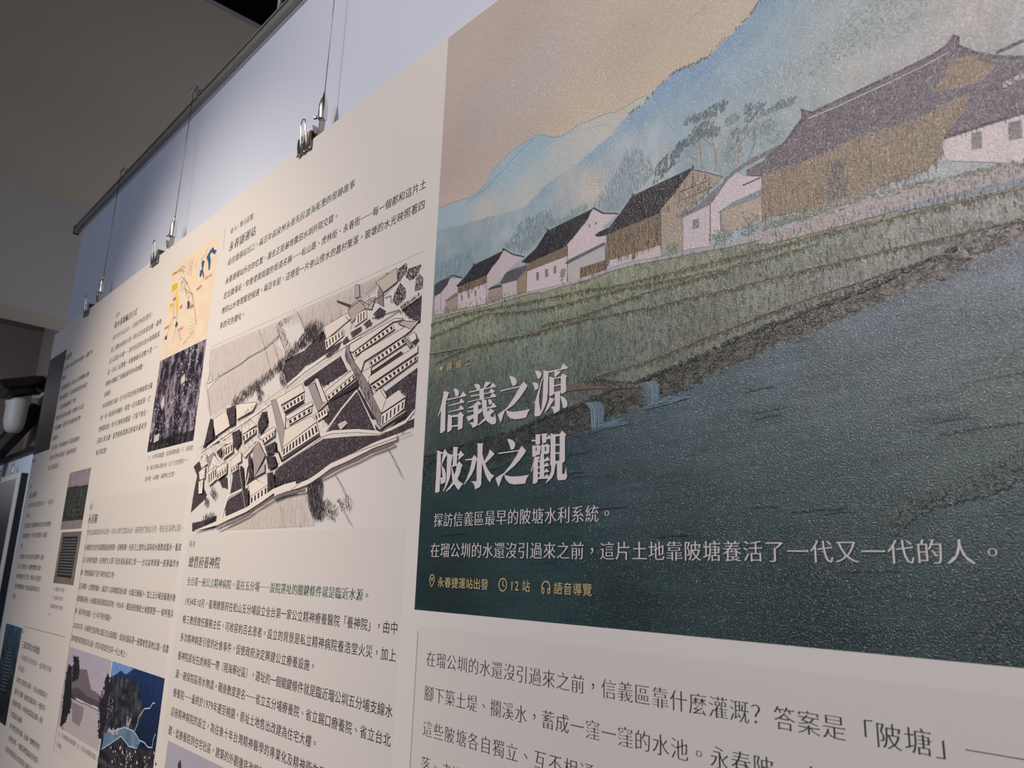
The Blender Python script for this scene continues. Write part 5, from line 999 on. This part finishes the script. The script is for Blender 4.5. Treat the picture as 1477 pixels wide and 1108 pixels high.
head = {
 'h1': D("-141.8,-12.8 -136.5,-11.8 -128.4,-9.1 -130.9,-7.4 -131.9,-4.2 -133.6,-0.7 -135.3,2.4 -135.4,5.4 -133.9,6.4 -135.8,7.4 -134.0,44.8 -140.7,47.5 -145.0,47.3 -145.6,13.6 -149.1,19.0 -151.5,22.2 -152.5,21.3 -148.3,13.3 -144.6,1.1 -142.1,-7.8|-120.0,-13.0 -116.4,-13.0 -110.5,-11.0 -107.3,-7.6 -107.1,-3.9 -108.5,-1.4 -112.9,-1.2 -115.0,-3.0 -117.1,-8.3|-133.5,-0.2 -103.4,-0.1 -98.4,-6.2 -90.2,0.4 -91.4,1.4 -132.7,1.6|-129.3,9.1 -105.2,8.4 -101.5,3.1 -93.5,9.9 -129.1,10.4|-128.8,18.5 -105.8,17.8 -101.5,12.7 -94.1,18.7 -95.1,19.4 -128.3,19.5|-128.8,22.4 -122.4,24.5 -120.4,25.8 -119.7,31.7 -119.3,45.2 -124.4,47.7 -129.0,47.5|-122.4,25.0 -106.5,25.2 -106.2,28.5 -121.6,27.4|-106.5,25.4 -101.7,21.8 -93.4,28.3 -95.8,29.8 -95.6,45.5 -101.7,46.9 -105.1,46.8|-119.9,39.7 -105.4,39.8 -105.2,42.0 -119.8,41.5"),
 'h2': D("-74.6,-12.3 -69.1,-12.4 -64.2,-10.7 -61.7,-8.0 -62.0,-3.9 -68.6,-3.9 -71.2,-7.9|-51.7,-12.7 -40.1,-9.9 -48.5,-5.6 -52.5,-3.5 -54.3,-4.5 -52.3,-10.6|-84.6,-3.9 -41.4,-3.5 -36.5,-9.1 -28.8,-3.0 -29.9,-2.2 -84.2,-2.2|-81.5,2.3 -62.2,2.7 -43.3,3.3 -38.8,-1.5 -31.3,3.7 -32.9,4.6 -80.7,4.2|-86.9,9.6 -68.9,9.7 -40.6,10.0 -35.8,4.6 -27.8,10.3 -29.1,11.4 -56.9,10.6 -85.8,11.1|-63.0,-4.1 -54.0,-4.5 -52.8,11.6 -61.6,11.1|-86.1,18.6 -75.6,17.0 -64.2,11.7 -57.1,17.3 -58.8,17.8 -64.2,17.9 -75.5,19.6 -80.3,19.7|-74.3,18.9 -64.1,18.3 -63.7,25.9 -56.0,25.1 -55.8,28.1 -64.0,30.6 -63.6,44.8 -67.1,46.3 -73.5,48.0 -76.3,43.3 -81.3,40.2 -78.3,39.9 -72.2,40.5 -72.7,34.2 -83.9,37.8 -87.8,30.8 -80.8,30.2 -73.0,29.4|-87.6,23.2 -54.9,23.6 -37.6,23.0 -34.4,18.0 -26.7,24.5 -28.4,25.4 -56.0,25.3 -86.7,24.7|-57.2,10.9 -47.4,13.1 -46.3,21.9 -44.1,30.0 -41.4,27.2 -39.2,25.8 -30.9,30.1 -32.5,31.8 -37.0,33.2 -38.6,36.1 -33.3,38.1 -31.0,38.2 -30.0,32.4 -28.3,37.4 -26.5,43.0 -27.2,46.7 -30.5,48.0 -36.2,47.2 -44.5,42.3 -47.5,40.4 -53.8,42.8 -61.2,45.7 -63.6,45.2 -56.2,40.9 -50.0,37.0 -53.3,31.1 -55.7,20.6|-44.5,12.7 -38.1,13.8 -36.3,16.2 -36.4,19.7 -41.2,20.6 -43.1,16.8"),
 'h3': D("-4.2,-12.2 -0.4,-12.2 5.4,-9.6 9.7,-5.7 10.5,-1.5 8.3,1.3 3.0,1.7 -0.0,-4.0|-20.6,3.9 17.1,3.8 23.2,-1.1 30.6,5.6 26.0,10.8 17.2,19.2 5.9,27.1 -8.0,32.2 -9.8,32.0 -13.2,37.3 -17.1,46.7 -18.1,46.2 -24.1,36.1 -12.8,31.6 -5.8,28.4 5.5,17.6 13.2,8.8 16.6,5.2 -20.0,5.4|-8.6,32.1 -2.0,34.5 8.7,36.4 23.6,36.7 36.6,36.3 32.8,39.9 29.7,46.3 20.6,46.6 9.1,46.0 0.8,43.6 -4.7,39.6"),
 'h4': D("43.2,-12.1 48.8,-10.9 53.3,-8.8 55.3,-6.0 54.3,-2.6 51.3,-0.3 48.6,-1.0 46.2,-5.5|39.2,2.4 44.8,3.5 49.3,5.8 50.3,8.8 49.3,12.3 46.3,13.4 43.5,12.6 42.2,7.5|57.8,-2.8 57.4,0.3 54.9,7.1 52.9,14.8 51.6,23.3 52.1,30.6 55.5,43.6 53.4,46.5 50.7,47.3 46.3,46.8 44.3,45.7 45.2,30.4 41.8,28.5 45.1,28.0 48.7,18.9 52.7,8.4 55.2,1.6|58.5,-9.8 60.9,-9.1 66.9,-7.1 67.3,-4.4 66.6,18.4 65.8,29.3 62.3,36.7 54.5,47.3 53.4,46.9 56.4,39.0 58.2,25.1 58.7,6.1|66.4,-7.2 87.6,-6.6 92.2,-12.7 100.2,-5.8 99.0,-5.2 68.6,-5.0|77.1,-5.6 88.5,-3.4 83.6,-0.2 79.4,2.3 77.8,1.6|68.9,-0.2 77.3,3.1 77.3,23.5 69.5,25.5|76.3,3.0 88.4,3.1 88.4,4.7 76.8,4.4|88.4,3.1 91.4,-0.4 98.4,3.8 97.0,6.7 97.3,23.0 92.5,24.6 88.8,24.4|76.5,12.2 89.1,12.3 89.1,13.9 76.6,13.6|76.7,20.9 89.3,20.6 89.3,22.2 76.8,22.1|78.9,21.8 87.7,21.9 87.7,43.1 86.2,45.2 78.0,47.6 76.8,42.5 72.5,38.4 79.3,38.5|71.1,26.5 78.2,30.1 73.9,34.3 68.8,39.9 63.1,44.2 62.5,43.3 66.5,35.7|87.9,27.1 93.6,29.4 98.8,33.9 100.1,38.7 98.9,41.9 95.4,42.8 93.0,41.9 91.2,35.9"),
 'h5': D("-149.4,71.3 -139.4,74.8 -135.7,75.3 -136.2,77.0 -140.7,76.8 -138.6,105.3 -139.0,110.4 -136.3,110.7 -134.0,110.0 -137.4,95.3 -138.4,93.4 -137.3,84.5 -135.7,75.7 -132.3,70.9 -125.4,77.8 -117.6,80.3 -113.4,81.0 -117.0,95.1 -116.6,106.8 -118.4,113.2 -123.5,122.4 -130.5,130.3 -132.0,129.9 -127.6,122.9 -125.2,113.5 -125.8,91.4 -126.4,79.5 -130.3,82.9 -137.2,92.8 -135.8,95.1 -130.1,100.0 -127.2,106.0 -126.6,112.7 -128.0,117.7 -136.7,120.3 -138.5,112.7 -139.5,111.9 -139.2,129.5 -144.1,131.1 -149.0,130.5 -148.8,98.6|-113.7,69.9 -102.3,71.2 -104.4,73.4 -104.2,80.7 -100.2,80.5 -97.1,76.4 -89.2,83.1 -93.1,84.6 -102.0,89.7 -100.0,82.9 -104.1,82.2 -104.2,95.3 -99.4,90.7 -91.0,97.4 -93.7,99.0 -96.0,106.8 -101.0,115.0 -97.4,118.1 -88.7,121.9 -92.4,124.9 -97.0,129.9 -102.4,126.4 -107.4,121.1 -116.1,127.1 -123.8,130.5 -125.8,130.1 -119.7,125.5 -111.0,118.7 -113.4,109.9 -115.4,99.6 -115.1,97.0 -116.8,96.5 -116.4,95.1 -112.8,95.7 -112.7,82.5 -117.4,82.1 -118.1,80.6 -113.1,80.8|-114.4,97.8 -108.3,109.2 -105.3,103.2 -104.1,96.8 -108.1,96.8"),
 'h6': D("-62.2,70.0 -49.8,71.4 -51.8,73.3 -51.5,90.3 -50.8,85.4 -47.5,95.5 -39.6,86.4 -37.3,80.4 -27.3,87.1 -35.1,92.3 -45.2,98.5 -39.5,106.5 -32.9,112.5 -26.3,115.4 -31.5,118.8 -34.3,123.5 -39.8,118.3 -44.4,111.7 -47.5,104.6 -51.6,97.3 -51.5,125.1 -53.9,128.4 -63.4,130.7 -64.8,125.7 -68.3,122.0 -72.8,120.0 -60.9,120.3 -62.1,92.6 -62.7,92.2 -62.9,89.3 -60.9,89.5|-86.0,89.4 -72.7,89.3 -68.1,85.0 -62.0,89.7 -63.2,92.8 -66.3,102.5 -71.2,110.6 -77.4,116.5 -86.8,123.9 -87.4,123.4 -81.8,116.3 -76.0,105.3 -72.0,91.4 -85.7,90.8"),
 'h7': D("-4.2,70.3 0.5,70.7 5.9,72.6 10.2,76.0 11.2,79.6 9.3,83.4 5.9,84.9 3.0,83.9 0.9,78.7|-20.2,86.5 18.3,86.4 23.2,81.4 31.2,88.3 26.2,93.8 20.4,98.9 10.5,105.9 -4.2,113.4 -6.3,113.9 -10.9,117.9 -17.1,130.2 -18.3,128.9 -23.8,118.8 -15.2,115.5 -7.9,113.1 4.2,103.3 14.0,93.4 17.9,87.7 -19.9,88.0|-7.9,114.0 -3.5,117.0 6.9,118.7 21.3,119.3 37.7,118.7 33.9,122.2 31.2,128.8 21.7,128.9 11.5,128.8 3.2,127.1 -2.2,123.4 -5.5,119.7"),
 'h8': D("40.3,75.8 47.5,76.5 47.2,69.8 57.5,70.6 55.1,72.8 55.2,82.1 48.6,82.7 47.0,78.1 40.4,77.5|58.1,69.9 68.0,70.5 66.2,72.9 66.7,75.7 69.5,72.3 73.4,75.7 72.9,77.7 66.3,77.5 65.5,81.4 59.8,82.4 58.4,77.3|41.8,82.9 48.7,83.9 53.0,83.1 57.0,85.4 56.1,88.1 55.8,95.0 51.0,95.6 49.6,95.1 49.1,96.4 42.8,97.3|57.6,82.8 63.7,84.3 67.4,82.8 72.5,86.2 71.3,87.8 71.1,94.9 65.9,95.8 63.0,94.9 62.1,96.9 63.3,102.4 68.8,98.8 72.7,103.5 63.3,104.5 63.4,108.6 67.6,105.8 72.0,110.2 63.5,110.7 63.7,116.0 67.3,112.6 72.2,117.2 63.7,117.7 63.6,123.1 68.0,119.7 71.9,123.0 70.5,125.3 53.0,124.8 52.6,128.2 48.3,130.0 44.6,129.9 45.1,107.8 42.0,115.2 40.8,114.4 43.2,107.7 46.7,96.9 51.1,97.7 55.0,97.6 55.0,99.7 52.2,102.9 56.1,102.5 56.4,96.4 57.9,93.8|73.2,70.9 78.9,73.2 88.2,73.5 92.0,69.8 98.7,75.3 96.7,77.4 97.3,106.5 93.1,108.9 93.1,121.4 97.0,121.8 99.1,114.6 101.3,125.3 98.5,128.4 87.7,128.5 85.3,126.2 84.4,106.8 81.7,110.7 79.7,120.5 76.6,125.0 67.4,130.4 66.9,129.6 71.9,123.3 75.4,116.9 75.0,109.5 73.5,109.4"),
}
holes = D("81.3,75.8 88.3,75.9 88.5,85.6 81.3,85.3|81.3,87.0 88.5,87.2 88.7,95.5 81.5,95.2|81.6,96.7 88.3,97.0 88.5,105.3 81.8,105.2|47.8,85.8 49.7,85.8 49.9,90.3 48.1,90.5|63.7,86.7 66.1,86.8 66.1,91.8 63.9,91.9|52.5,104.3 55.9,104.2 55.9,109.7 52.7,109.8|52.7,111.5 56.0,111.4 56.2,116.7 52.9,116.8|53.0,118.6 56.0,118.4 56.0,122.8 53.1,123.1")
hole5 = D("-114.4,97.8 -108.3,109.2 -105.3,103.2 -104.1,96.8 -108.1,96.8")
for k_, strokes in head.items():
    v_ = []; f_ = []
    if isinstance(strokes[0], tuple): strokes = [strokes]
    if k_ == 'h5': strokes = strokes[:2]
    for j, st_ in enumerate(strokes):
        hl = []
        if k_ == 'h8': hl = [h for h in holes if inside(st_, np.array([h[0][0]]), np.array([h[0][1]]))[0]]
        if k_ == 'h5' and j == 1 and inside(st_, np.array([hole5[0][0]]), np.array([hole5[0][1]]))[0]: hl = [hole5]
        loops = [st_]+hl; b_ = len(v_)
        for lp_ in loops: v_ += [W(p[0], p[1], -n_m-.012*j) for p in lp_]
        f_ += [tuple(i+b_ for i in t) for t in tessellate_polygon([[Vector((p[0], -p[1], 0)) for p in lp_] for lp_ in loops])]
    o = sub(mesh('headline_character', v_, facing(v_, f_), M_white), mural)

# third column (card with the two photographs)
text('heading', ['站 C'], -1815, 87, 20, 0, 'serifb', M_grayink, board)
text('heading', ['永春陂'], -1806, 123, 32, 0, 'serifb', M_title, board)
text('subheading', ['曾經是灌溉農田的水源地，日本人把它當成水源，國軍把它變成兵營，現在是濕地公園。'], -1803, 161.5, 19.2, 0, 'serif', M_green, board)
text('paragraph', ['永春陂約於清代為灌溉農田而修築，清朝時期，先民引上游的山溪與泉水匯聚成蓄水，蓄成', '這片濕地的樣貌，在無數文人筆下是信義區最美之景——台北盆地東緣一座靜謐的水',
    '潭，曾經灌溉過下游千頃的水田之地。'], -1801, 204, 18.9, 35.3, 'med', M_ink, board, just=39.5)
text('paragraph', ['日治時期，土堤整修擴大，讓這片人為埤塘成為水庫，水面日漸縮小，加上五分埔支線通水後', '灌溉機能漸失，永春陂逐漸淤積成為草地。1956年，國民政府徵收土地建軍營——裝甲憲兵',
    '隊、憲兵學校進駐，七十年不對外開放。'], -1796, 312, 18.9, 34.3, 'med', M_ink, board, just=39.5)
text('paragraph', ['2020年5月，永春陂生態濕地公園正式全面開園，成為信義區第一座都會型濕地公園，從農', '業埤塘到軍事營區到公園，四百年就發生在同一片土地上。'], -1789, 419, 18.7, 34.5, 'med', M_ink, board, just=39.5)
text('caption', ['左：日治時期的永春陂舊照，右：今日的永春陂空拍圖，藍色線條為水系範圍', '示意圖。'], -1771, 700, 14.2, 27, 'sans', M_grayink, board)
# upper card of the third column
text('heading', ['站 D'], -1862, -518, 20, 0, 'serifb', M_grayink, board)
text('heading', ['取水灌溉輸送方式'], -1858, -484, 27, 0, 'serifb', M_title, board)
text('subheading', ['瑠公圳引新店溪水，穿越盆地灌溉農田。'], -1857, -442, 20.5, 0, 'serif', M_green, board)
text('paragraph', ['從上游取水經由大圳，再分流到各個支線，最後', '流入田間小水路——清代先民用木造水梘跨越溪', '流，引水工程艱鉅，圳路蜿蜒長達數十里，一', '條條水圳織成了信義區最早的水利地圖。'], -1855, -402, 19.7, 36.5, 'med', M_ink, board, just=22.5)
text('paragraph', ['永春陂。', '水圳系統的支線，至今仍可從老街的彎曲看出端', '倪。每一條巷弄的轉折，都是一段水路故事，它', '們靜靜流過，如今已被柏油覆蓋，只留下地名。', '沿著水圳走讀，我們重新認識這座城市最初的'], -1852, -258, 19.7, 36.3, 'med', M_ink, board, just=22.5)
text('paragraph', ['樣子和記憶。'], -1839, -76, 19.7, 36.3, 'med', M_ink, board)
text('caption', ['上：大坪林圳路圖，清領時期地圖。下：美軍航', '照，瑠公圳與山陂水系，左下方白色標示——', '為中坡、永春陂、福德埤之位置。'], -1364, -20, 14.3, 27, 'sans', M_grayink, board)
# leftmost columns
text('heading', ['中坡埤'], -2440, -481, 30, 0, 'serifb', M_title, board)
text('paragraph', ['在這裡，曾有先民用水的故事，山腳下的', '陂塘。'], -2430, -440, 19.7, 36.5, 'med', M_ink, board)
text('paragraph', ['清代開墾初期，先民在山谷築堤攔水成陂，', '用水澆灌農田，這裡曾是最重要的水源之', '一，後來逐漸淤積成了平地。', '而地方的地名與水有關，從地圖上可以看', '見水路痕跡，沿著今日的道路依稀可辨，', '直到現今。'], -2424, -364, 19.7, 37, 'med', M_ink, board)
text('paragraph', ['老人家說：昔日陂塘的水可以養魚種菱角，', '夏天孩子們在水邊玩耍，是最美的記憶；', '如今已成為公園。'], -2412, -144, 19.7, 36, 'med', M_ink, board)
text('caption', ['陂塘舊照'], -2690, -118, 14.5, 27, 'sans', M_grayink, board)
text('heading', ['站 E'], -2640, -20, 18, 0, 'serifb', M_grayink, board)
text('heading', ['松山舊碑'], -2622, 15, 27, 0, 'serifb', M_title, board)
text('subheading', ['石碑記錄著先民開墾的足跡——一段被遺忘', '的故事。'], -2622, 52, 20, 37, 'serif', M_green, board)
text('paragraph', ['碑文記載了先民開墾水圳及立約分水的經過，', '碑石歷經百年，今日仍立於廟旁，成為見', '證。'], -2616, 126, 19.7, 36, 'med', M_ink, board)
text('paragraph', ['每年農曆，地方居民會來這裡祭拜，感念一', '代又一代的先民，也提醒我們飲水思源。', '碑旁的老樹已有上百年，與石碑一同見證了', '地方的變遷和歷史，成為社區最珍貴的文化', '資產。'], -2606, 236, 19.4, 34.4, 'med', M_ink, board)
text('caption', ['上：開圳石碑，現況。', '下：石碑拓片與內文，', '目前保存在地方文史館', '中。'], -2078, 330, 14.6, 25.5, 'sans', M_grayink, board)
text('heading', ['站 F'], -2372, 478, 17, 0, 'serifb', M_grayink, board)
text('heading', ['三張犁埤的水圳地圖'], -2347, 518, 27, 0, 'serifb', M_title, board)
text('subheading', ['一張地圖看見消失的水路——循著圳道找到故', '事的起點。'], -2341, 556, 20, 35, 'serif', M_green, board)
text('paragraph', ['清代的三張犁與六張犁——皆以水利灌溉為主，', '農民引水灌溉，彼此約定輪流用水，分配有序。', '隨著都市發展，水圳逐漸加蓋成為道路，巷弄', '中還留著水的線索。'], -2338, 627, 19.7, 34.5, 'med', M_ink, board)
text('paragraph', ['如今我們沿著老地圖，走過每一個轉彎的地方，', '一邊尋找水聲，一邊聽長輩們說起過去的故事，', '在城市裡重新看見水的身影與土地的記憶。'], -2325, 764, 19.7, 34.5, 'med', M_ink, board)
bpy.data.objects.remove(_to)

# ---------------------------------------------------------------- hanging hardware
def binder_clip(u, group, label):
    root = bpy.data.objects.new('binder_clip', None); COL.objects.link(root); root.location = W(u, VT, BT/2)
    tag(root, label, 'clip', group)
    g = Geo(); hw = .020   # 40 mm wide, spine over the top edge, jaws on both faces
    t = .0006; yf, yb = -.0062, .0062
    prof = [(yf, -.0145), (yf-.0022, .0), (-.0085, .0115), (.0085, .0115), (yb+.0022, .0), (yb, -.0145)]
    pr = [(0, y, z) for y, z in prof]
    nrm = [(0, t, 0), (0, t, 0), (0, t*.7, -t*.7), (0, -t*.7, -t*.7), (0, -t, 0), (0, -t, 0)]
    g.ribbon(pr, (hw, 0, 0), nrm)
    body = g.build('clip_body', M_dsteel, root)
    for s in (-1, 1):
        lip = Geo()
        for a_, b_ in ((-hw, -.011), (-.004, .004), (.011, hw)):
            lip.tube([(a_, s*.0072, -.0150), (b_, s*.0072, -.0150)], .0015, 8)
        lip.build('rolled_lip', M_dsteel, body, True)
    # front handle stands up, rear handle lies folded against the back
    up_ = [(-.0075, -.0078, -.0150), (-.0085, -.0098, .004), (-.0060, -.0115, .018), (-.0072, -.0125, .026), (-.0055, -.0130, .033), (0, -.0132, .036), (.0055, -.0130, .033), (.0072, -.0125, .026), (.0060, -.0115, .018), (.0085, -.0098, .004), (.0075, -.0078, -.0150)]
    Geo().tube(up_, .0011, 8).build('wire_handle', M_steel, root, True)
    dn = [(x_, .0088+.0006*abs(z_)/.01, -.0150-(z_+.0150)*.85) for x_, y_, z_ in up_]
    Geo().tube(dn, .0011, 8).build('wire_handle', M_steel, root, True)
    return root
def hanger(u, group, label, vtop=-1131):
    """steel cable from the rail down to a cable gripper with a J-shaped hook"""
    root = bpy.data.objects.new('cable_hanger', None); COL.objects.link(root)
    z_top = W(0, vtop, 0)[2]; zb = W(0, -662, 0)[2]; y0 = .0035
    root.location = (u*S/1000, 0, zb); tag(root, label, 'hanger', group)
    Geo().tube([(0, y0, .040), (0, y0, z_top-zb)], .0007, 6).build('steel_cable', M_cable, root, True)
    # gripper: tapered cone above a cylinder
    zs = [(.044, .0012), (.040, .0024), (.036, .0026), (.030, .0048), (.022, .0064), (.0, .0064), (-.002, .0056)]
    gr = Geo().tube([(0, y0, z) for z, r in zs], [r for z, r in zs], 14).build('cable_gripper', M_steel, root, True)
    Geo().tube([(-.0055, y0-.004, .0035), (-.0095, y0-.006, .0030), (-.0105, y0-.0062, .0030)], [.0024, .0024, .0030], 8).build('release_pin', M_steel, gr, True)
    # J hook: flat strip down, curl to the left and up
    yh = y0+.006
    pts = [(.001, y0, .004), (.0012, y0, -.006), (.001, y0, -.014), (.000, y0, -.0195), (-.004, y0, -.0235), (-.0095, y0, -.0225), (-.0135, y0, -.0180), (-.0165, y0, -.0100), (-.0182, y0-.001, -.0040)]
    tv = []
    for i, p in enumerate(pts):
        a_ = Vector(pts[max(0, i-1)]); b_ = Vector(pts[min(len(pts)-1, i+1)]); d = (b_-a_).normalized(); nn = Vector((d.z, 0, -d.x))
        tv.append(tuple(nn*(.0011 if i < len(pts)-1 else .0003)))
    Geo().ribbon(pts, (0, .0042, 0), tv).build('j_hook', M_dsteel, root)
    # carrier clipped over the rail
    zr = W(0, -1098, 0)[2]-zb; zt = W(0, -1133, 0)[2]-zb; yr = .7*.020
    c = Geo(); c.ribbon([(0, yr-.0012, zr+.006), (0, yr-.0012, zt+.004), (0, yr+.004, zt+.007), (0, yr+.012, zt+.007)], (.0045, 0, 0), [(0, .0010, 0), (0, .0010, 0), (0, 0, .0010), (0, 0, .0010)])
    c.tube([(0, y0, zt+.010), (0, y0, zt-.004)], .0050, 10); c.tube([(-.006, y0+.004, zt+.006), (.006, y0+.004, zt+.006)], .0034, 8)
    c.build('rail_carrier', M_steel, root)
    return root
names = (('right-hand', 'beside the mural', -662.5, -612.5), ('middle', 'above the old map', -1548, -1463), ('left-hand', 'near the left corner of the board', -2236, -2130))
binder_clip(-659, 'binder clips on the long board', 'large dark steel binder clip nearest the mural, on the top edge of the board')
hanger(-611, 'cable hangers of the long board', 'steel cable, gripper and hook nearest the mural, beside the large binder clip')
binder_clip(-1550, 'binder clips on the long board', 'middle steel binder clip of the three, on the board edge left of the peach map')
hanger(-1452, 'cable hangers of the long board', 'middle steel cable with gripper and hook, above the peach map')
binder_clip(-2239, 'binder clips on the long board', 'leftmost binder clip on the top edge of the long board, near the partition end')
hanger(-2124, 'cable hangers of the long board', 'leftmost steel cable with gripper and hook on the long board')

# ---------------------------------------------------------------- the farther partition and its board
struct(Geo().box((-13, 1.125, 0), (-7.58, 1.30, 2.47)).build('wall_far', M_wall))
r2 = bpy.data.objects.new('picture_rail', None); COL.objects.link(r2); r2.location = (-7.5, 1.1, 2.45)
tag(r2, 'dark picture rail on top of the distant partition at the lower left', 'rail')
Geo().box((-5.5, -.005, -.02), (-.03, .024, .035)).build('rail_body', M_black, r2)
Geo().box((-.03, -.007, -.022), (0, .026, .037)).build('end_cap', M_black, r2)
b2 = bpy.data.objects.new('exhibition_board', None); COL.objects.link(b2); b2.location = (-7.77, 1.09, 1.0)
tag(b2, 'distant white-edged board with dark photo print hanging at the lower left edge', 'display board')
Geo().box((-3.0, -.03, -.3), (0, -.022, 1.25)).build('board_panel', M_paper, b2)
Geo().box((-2.995, -.022, -.295), (-.001, .03, 1.245)).build('black_backing', M_black, b2)  # black body behind the panel, visible as a dark strip at its edge
def dusk_mat():
    m = mat('dusk_photo_print', (0.1, 0.1, 0.1), 0.5); nt = m.node_tree; b_ = nt.nodes['Principled BSDF']
    tc = nt.nodes.new('ShaderNodeTexCoord'); sp = nt.nodes.new('ShaderNodeSeparateXYZ'); mr = nt.nodes.new('ShaderNodeMapRange'); cr = nt.nodes.new('ShaderNodeValToRGB')
    mr.inputs['From Min'].default_value = -.2; mr.inputs['From Max'].default_value = 1.2
    nt.links.new(tc.outputs['Object'], sp.inputs[0]); nt.links.new(sp.outputs['Z'], mr.inputs['Value']); nt.links.new(mr.outputs['Result'], cr.inputs['Fac']); nt.links.new(cr.outputs['Color'], b_.inputs['Base Color'])
    cr.color_ramp.elements[0].position = .45; cr.color_ramp.elements[0].color = (.008, .007, .008, 1)
    cr.color_ramp.elements[1].position = 1.0; cr.color_ramp.elements[1].color = (.42, .37, .37, 1)
    e_ = cr.color_ramp.elements.new(.72); e_.color = (.10, .075, .085, 1); return m
Geo().box((-2.9, -.0315, -.2), (-.13, -.030, 1.2)).build('photo_print', dusk_mat(), b2)
def mini(x, kind):
    r_ = bpy.data.objects.new(kind, None); COL.objects.link(r_)
    return r_
bc = bpy.data.objects.new('binder_clip', None); COL.objects.link(bc); bc.location = (-8.62, 1.085, 2.25)
tag(bc, 'small binder clip on the top edge of the distant lower left board', 'clip', 'fittings of the distant board')
Geo().box((-.04, -.036, -.03), (.04, -.0265, .02)).build('clip_body', M_dsteel, bc)
Geo().tube([(-.015, -.035, -.02), (-.012, -.04, .06), (0, -.04, .075), (.012, -.04, .06), (.015, -.035, -.02)], .004, 6).build('wire_handle', M_steel, bc)
hg = bpy.data.objects.new('cable_hanger', None); COL.objects.link(hg); hg.location = (-8.25, 1.08, 2.27)
tag(hg, 'steel hanger with cable above the distant lower left board', 'hanger', 'fittings of the distant board')
Geo().tube([(0, 0, 0), (0, 0, .16)], .003, 6).build('steel_cable', M_cable, hg)
Geo().tube([(0, 0, .0), (0, 0, .01), (0, 0, .07), (0, 0, .09)], [.012, .014, .014, .004], 8).build('cable_gripper', M_steel, hg)

# security camera on the dark column behind the long board
M_cam = mat('dark_camera_housing', (0.022, 0.019, 0.017), 0.38)
M_dome = mat('off_white_plastic', (0.52, 0.49, 0.46), 0.5)
struct(Geo().box((-9.2, 1.30, 0), (-8.3, 2.2, 4.2)).build('trim_4', M_far))
cc_ = bpy.data.objects.new('security_camera', None); COL.objects.link(cc_); cc_.location = (-8.5, 1.30, 3.2)
tag(cc_, 'black bullet security camera on a short arm above a white housing, far left', 'camera')
def rotbox(name, cx, ln_, m, axis, rx, rz, parent):
    """rounded octagonal housing along a direction"""
    d = Vector(axis).normalized(); c0 = Vector(cx)-d*ln_/2
    return Geo().tube([c0, c0+d*.02, c0+d*(ln_-.02), c0+d*ln_], [rx*.9, rx, rx, rx*.85], 10).build(name, m, parent)
body = rotbox('camera_body', (-.02, -.24, -.05), .46, M_cam, (.55, -.75, -.32), .085, .1, cc_)
hood = Geo(); d = Vector((.55, -.75, -.32)).normalized(); s_ = d.cross(Vector((0, 0, 1))).normalized(); u_ = s_.cross(d)
c0 = Vector((-.02, -.24, -.05))
pl = []
for t in (-.25, .30):
    for a_ in (-1, -.6, .6, 1):
        pl.append(tuple(c0+d*t+s_*(.105*a_)+u_*(.10 if abs(a_) < .9 else .03)))
hv = pl+[tuple(Vector(p)+u_*.012) for p in pl]
hf = []
for o_ in (0, 8):
    hf += [(o_, o_+1, o_+5, o_+4), (o_+1, o_+2, o_+6, o_+5), (o_+2, o_+3, o_+7, o_+6)]
hf += [(0, 4, 12, 8), (3, 11, 15, 7), (0, 8, 9, 1), (1, 9, 10, 2), (2, 10, 11, 3), (4, 5, 13, 12), (5, 6, 14, 13), (6, 7, 15, 14)]
mesh('sun_hood', hv, hf, M_cam, cc_)
Geo().tube([(-.02, -.10, -.02), (-.01, -.05, -.05), (0, 0, -.03)], .024, 8).build('mounting_arm', M_cam, cc_)
Geo().tube([(0, -.012, .05), (0, .0, .05)], .11, 14).build('mounting_plate', M_black, cc_)
Geo().tube([(0, -.02, -.05), (0, -.06, -.11), (0, -.13, -.12)], .016, 6).build('bracket_tube', M_dome, cc_)
zz = [(-.16, .09), (-.17, .105), (-.20, .11), (-.23, .10), (-.30, .098), (-.40, .095), (-.46, .082), (-.50, .058), (-.515, .02)]
Geo().tube([(0, -.24, z) for z, r in zz], [r for z, r in zz], 20).build('white_housing', M_dome, cc_, True)
tag(Geo().tube([(-8.75, .55, 1.75), (-8.75, 1.30, 3.02)], .085, 8).build('ceiling_brace', M_black), 'black sloping metal brace behind the white camera housing, far left', 'brace')
tag(Geo().tube([(-8.72, .9, 2.40), (-8.72, 1.05, 2.56), (-8.72, 1.10, 2.64)], .04, 8).build('conduit_pipe', M_dome), 'pale grey pipe stub curving down beneath the white camera housing', 'pipe')
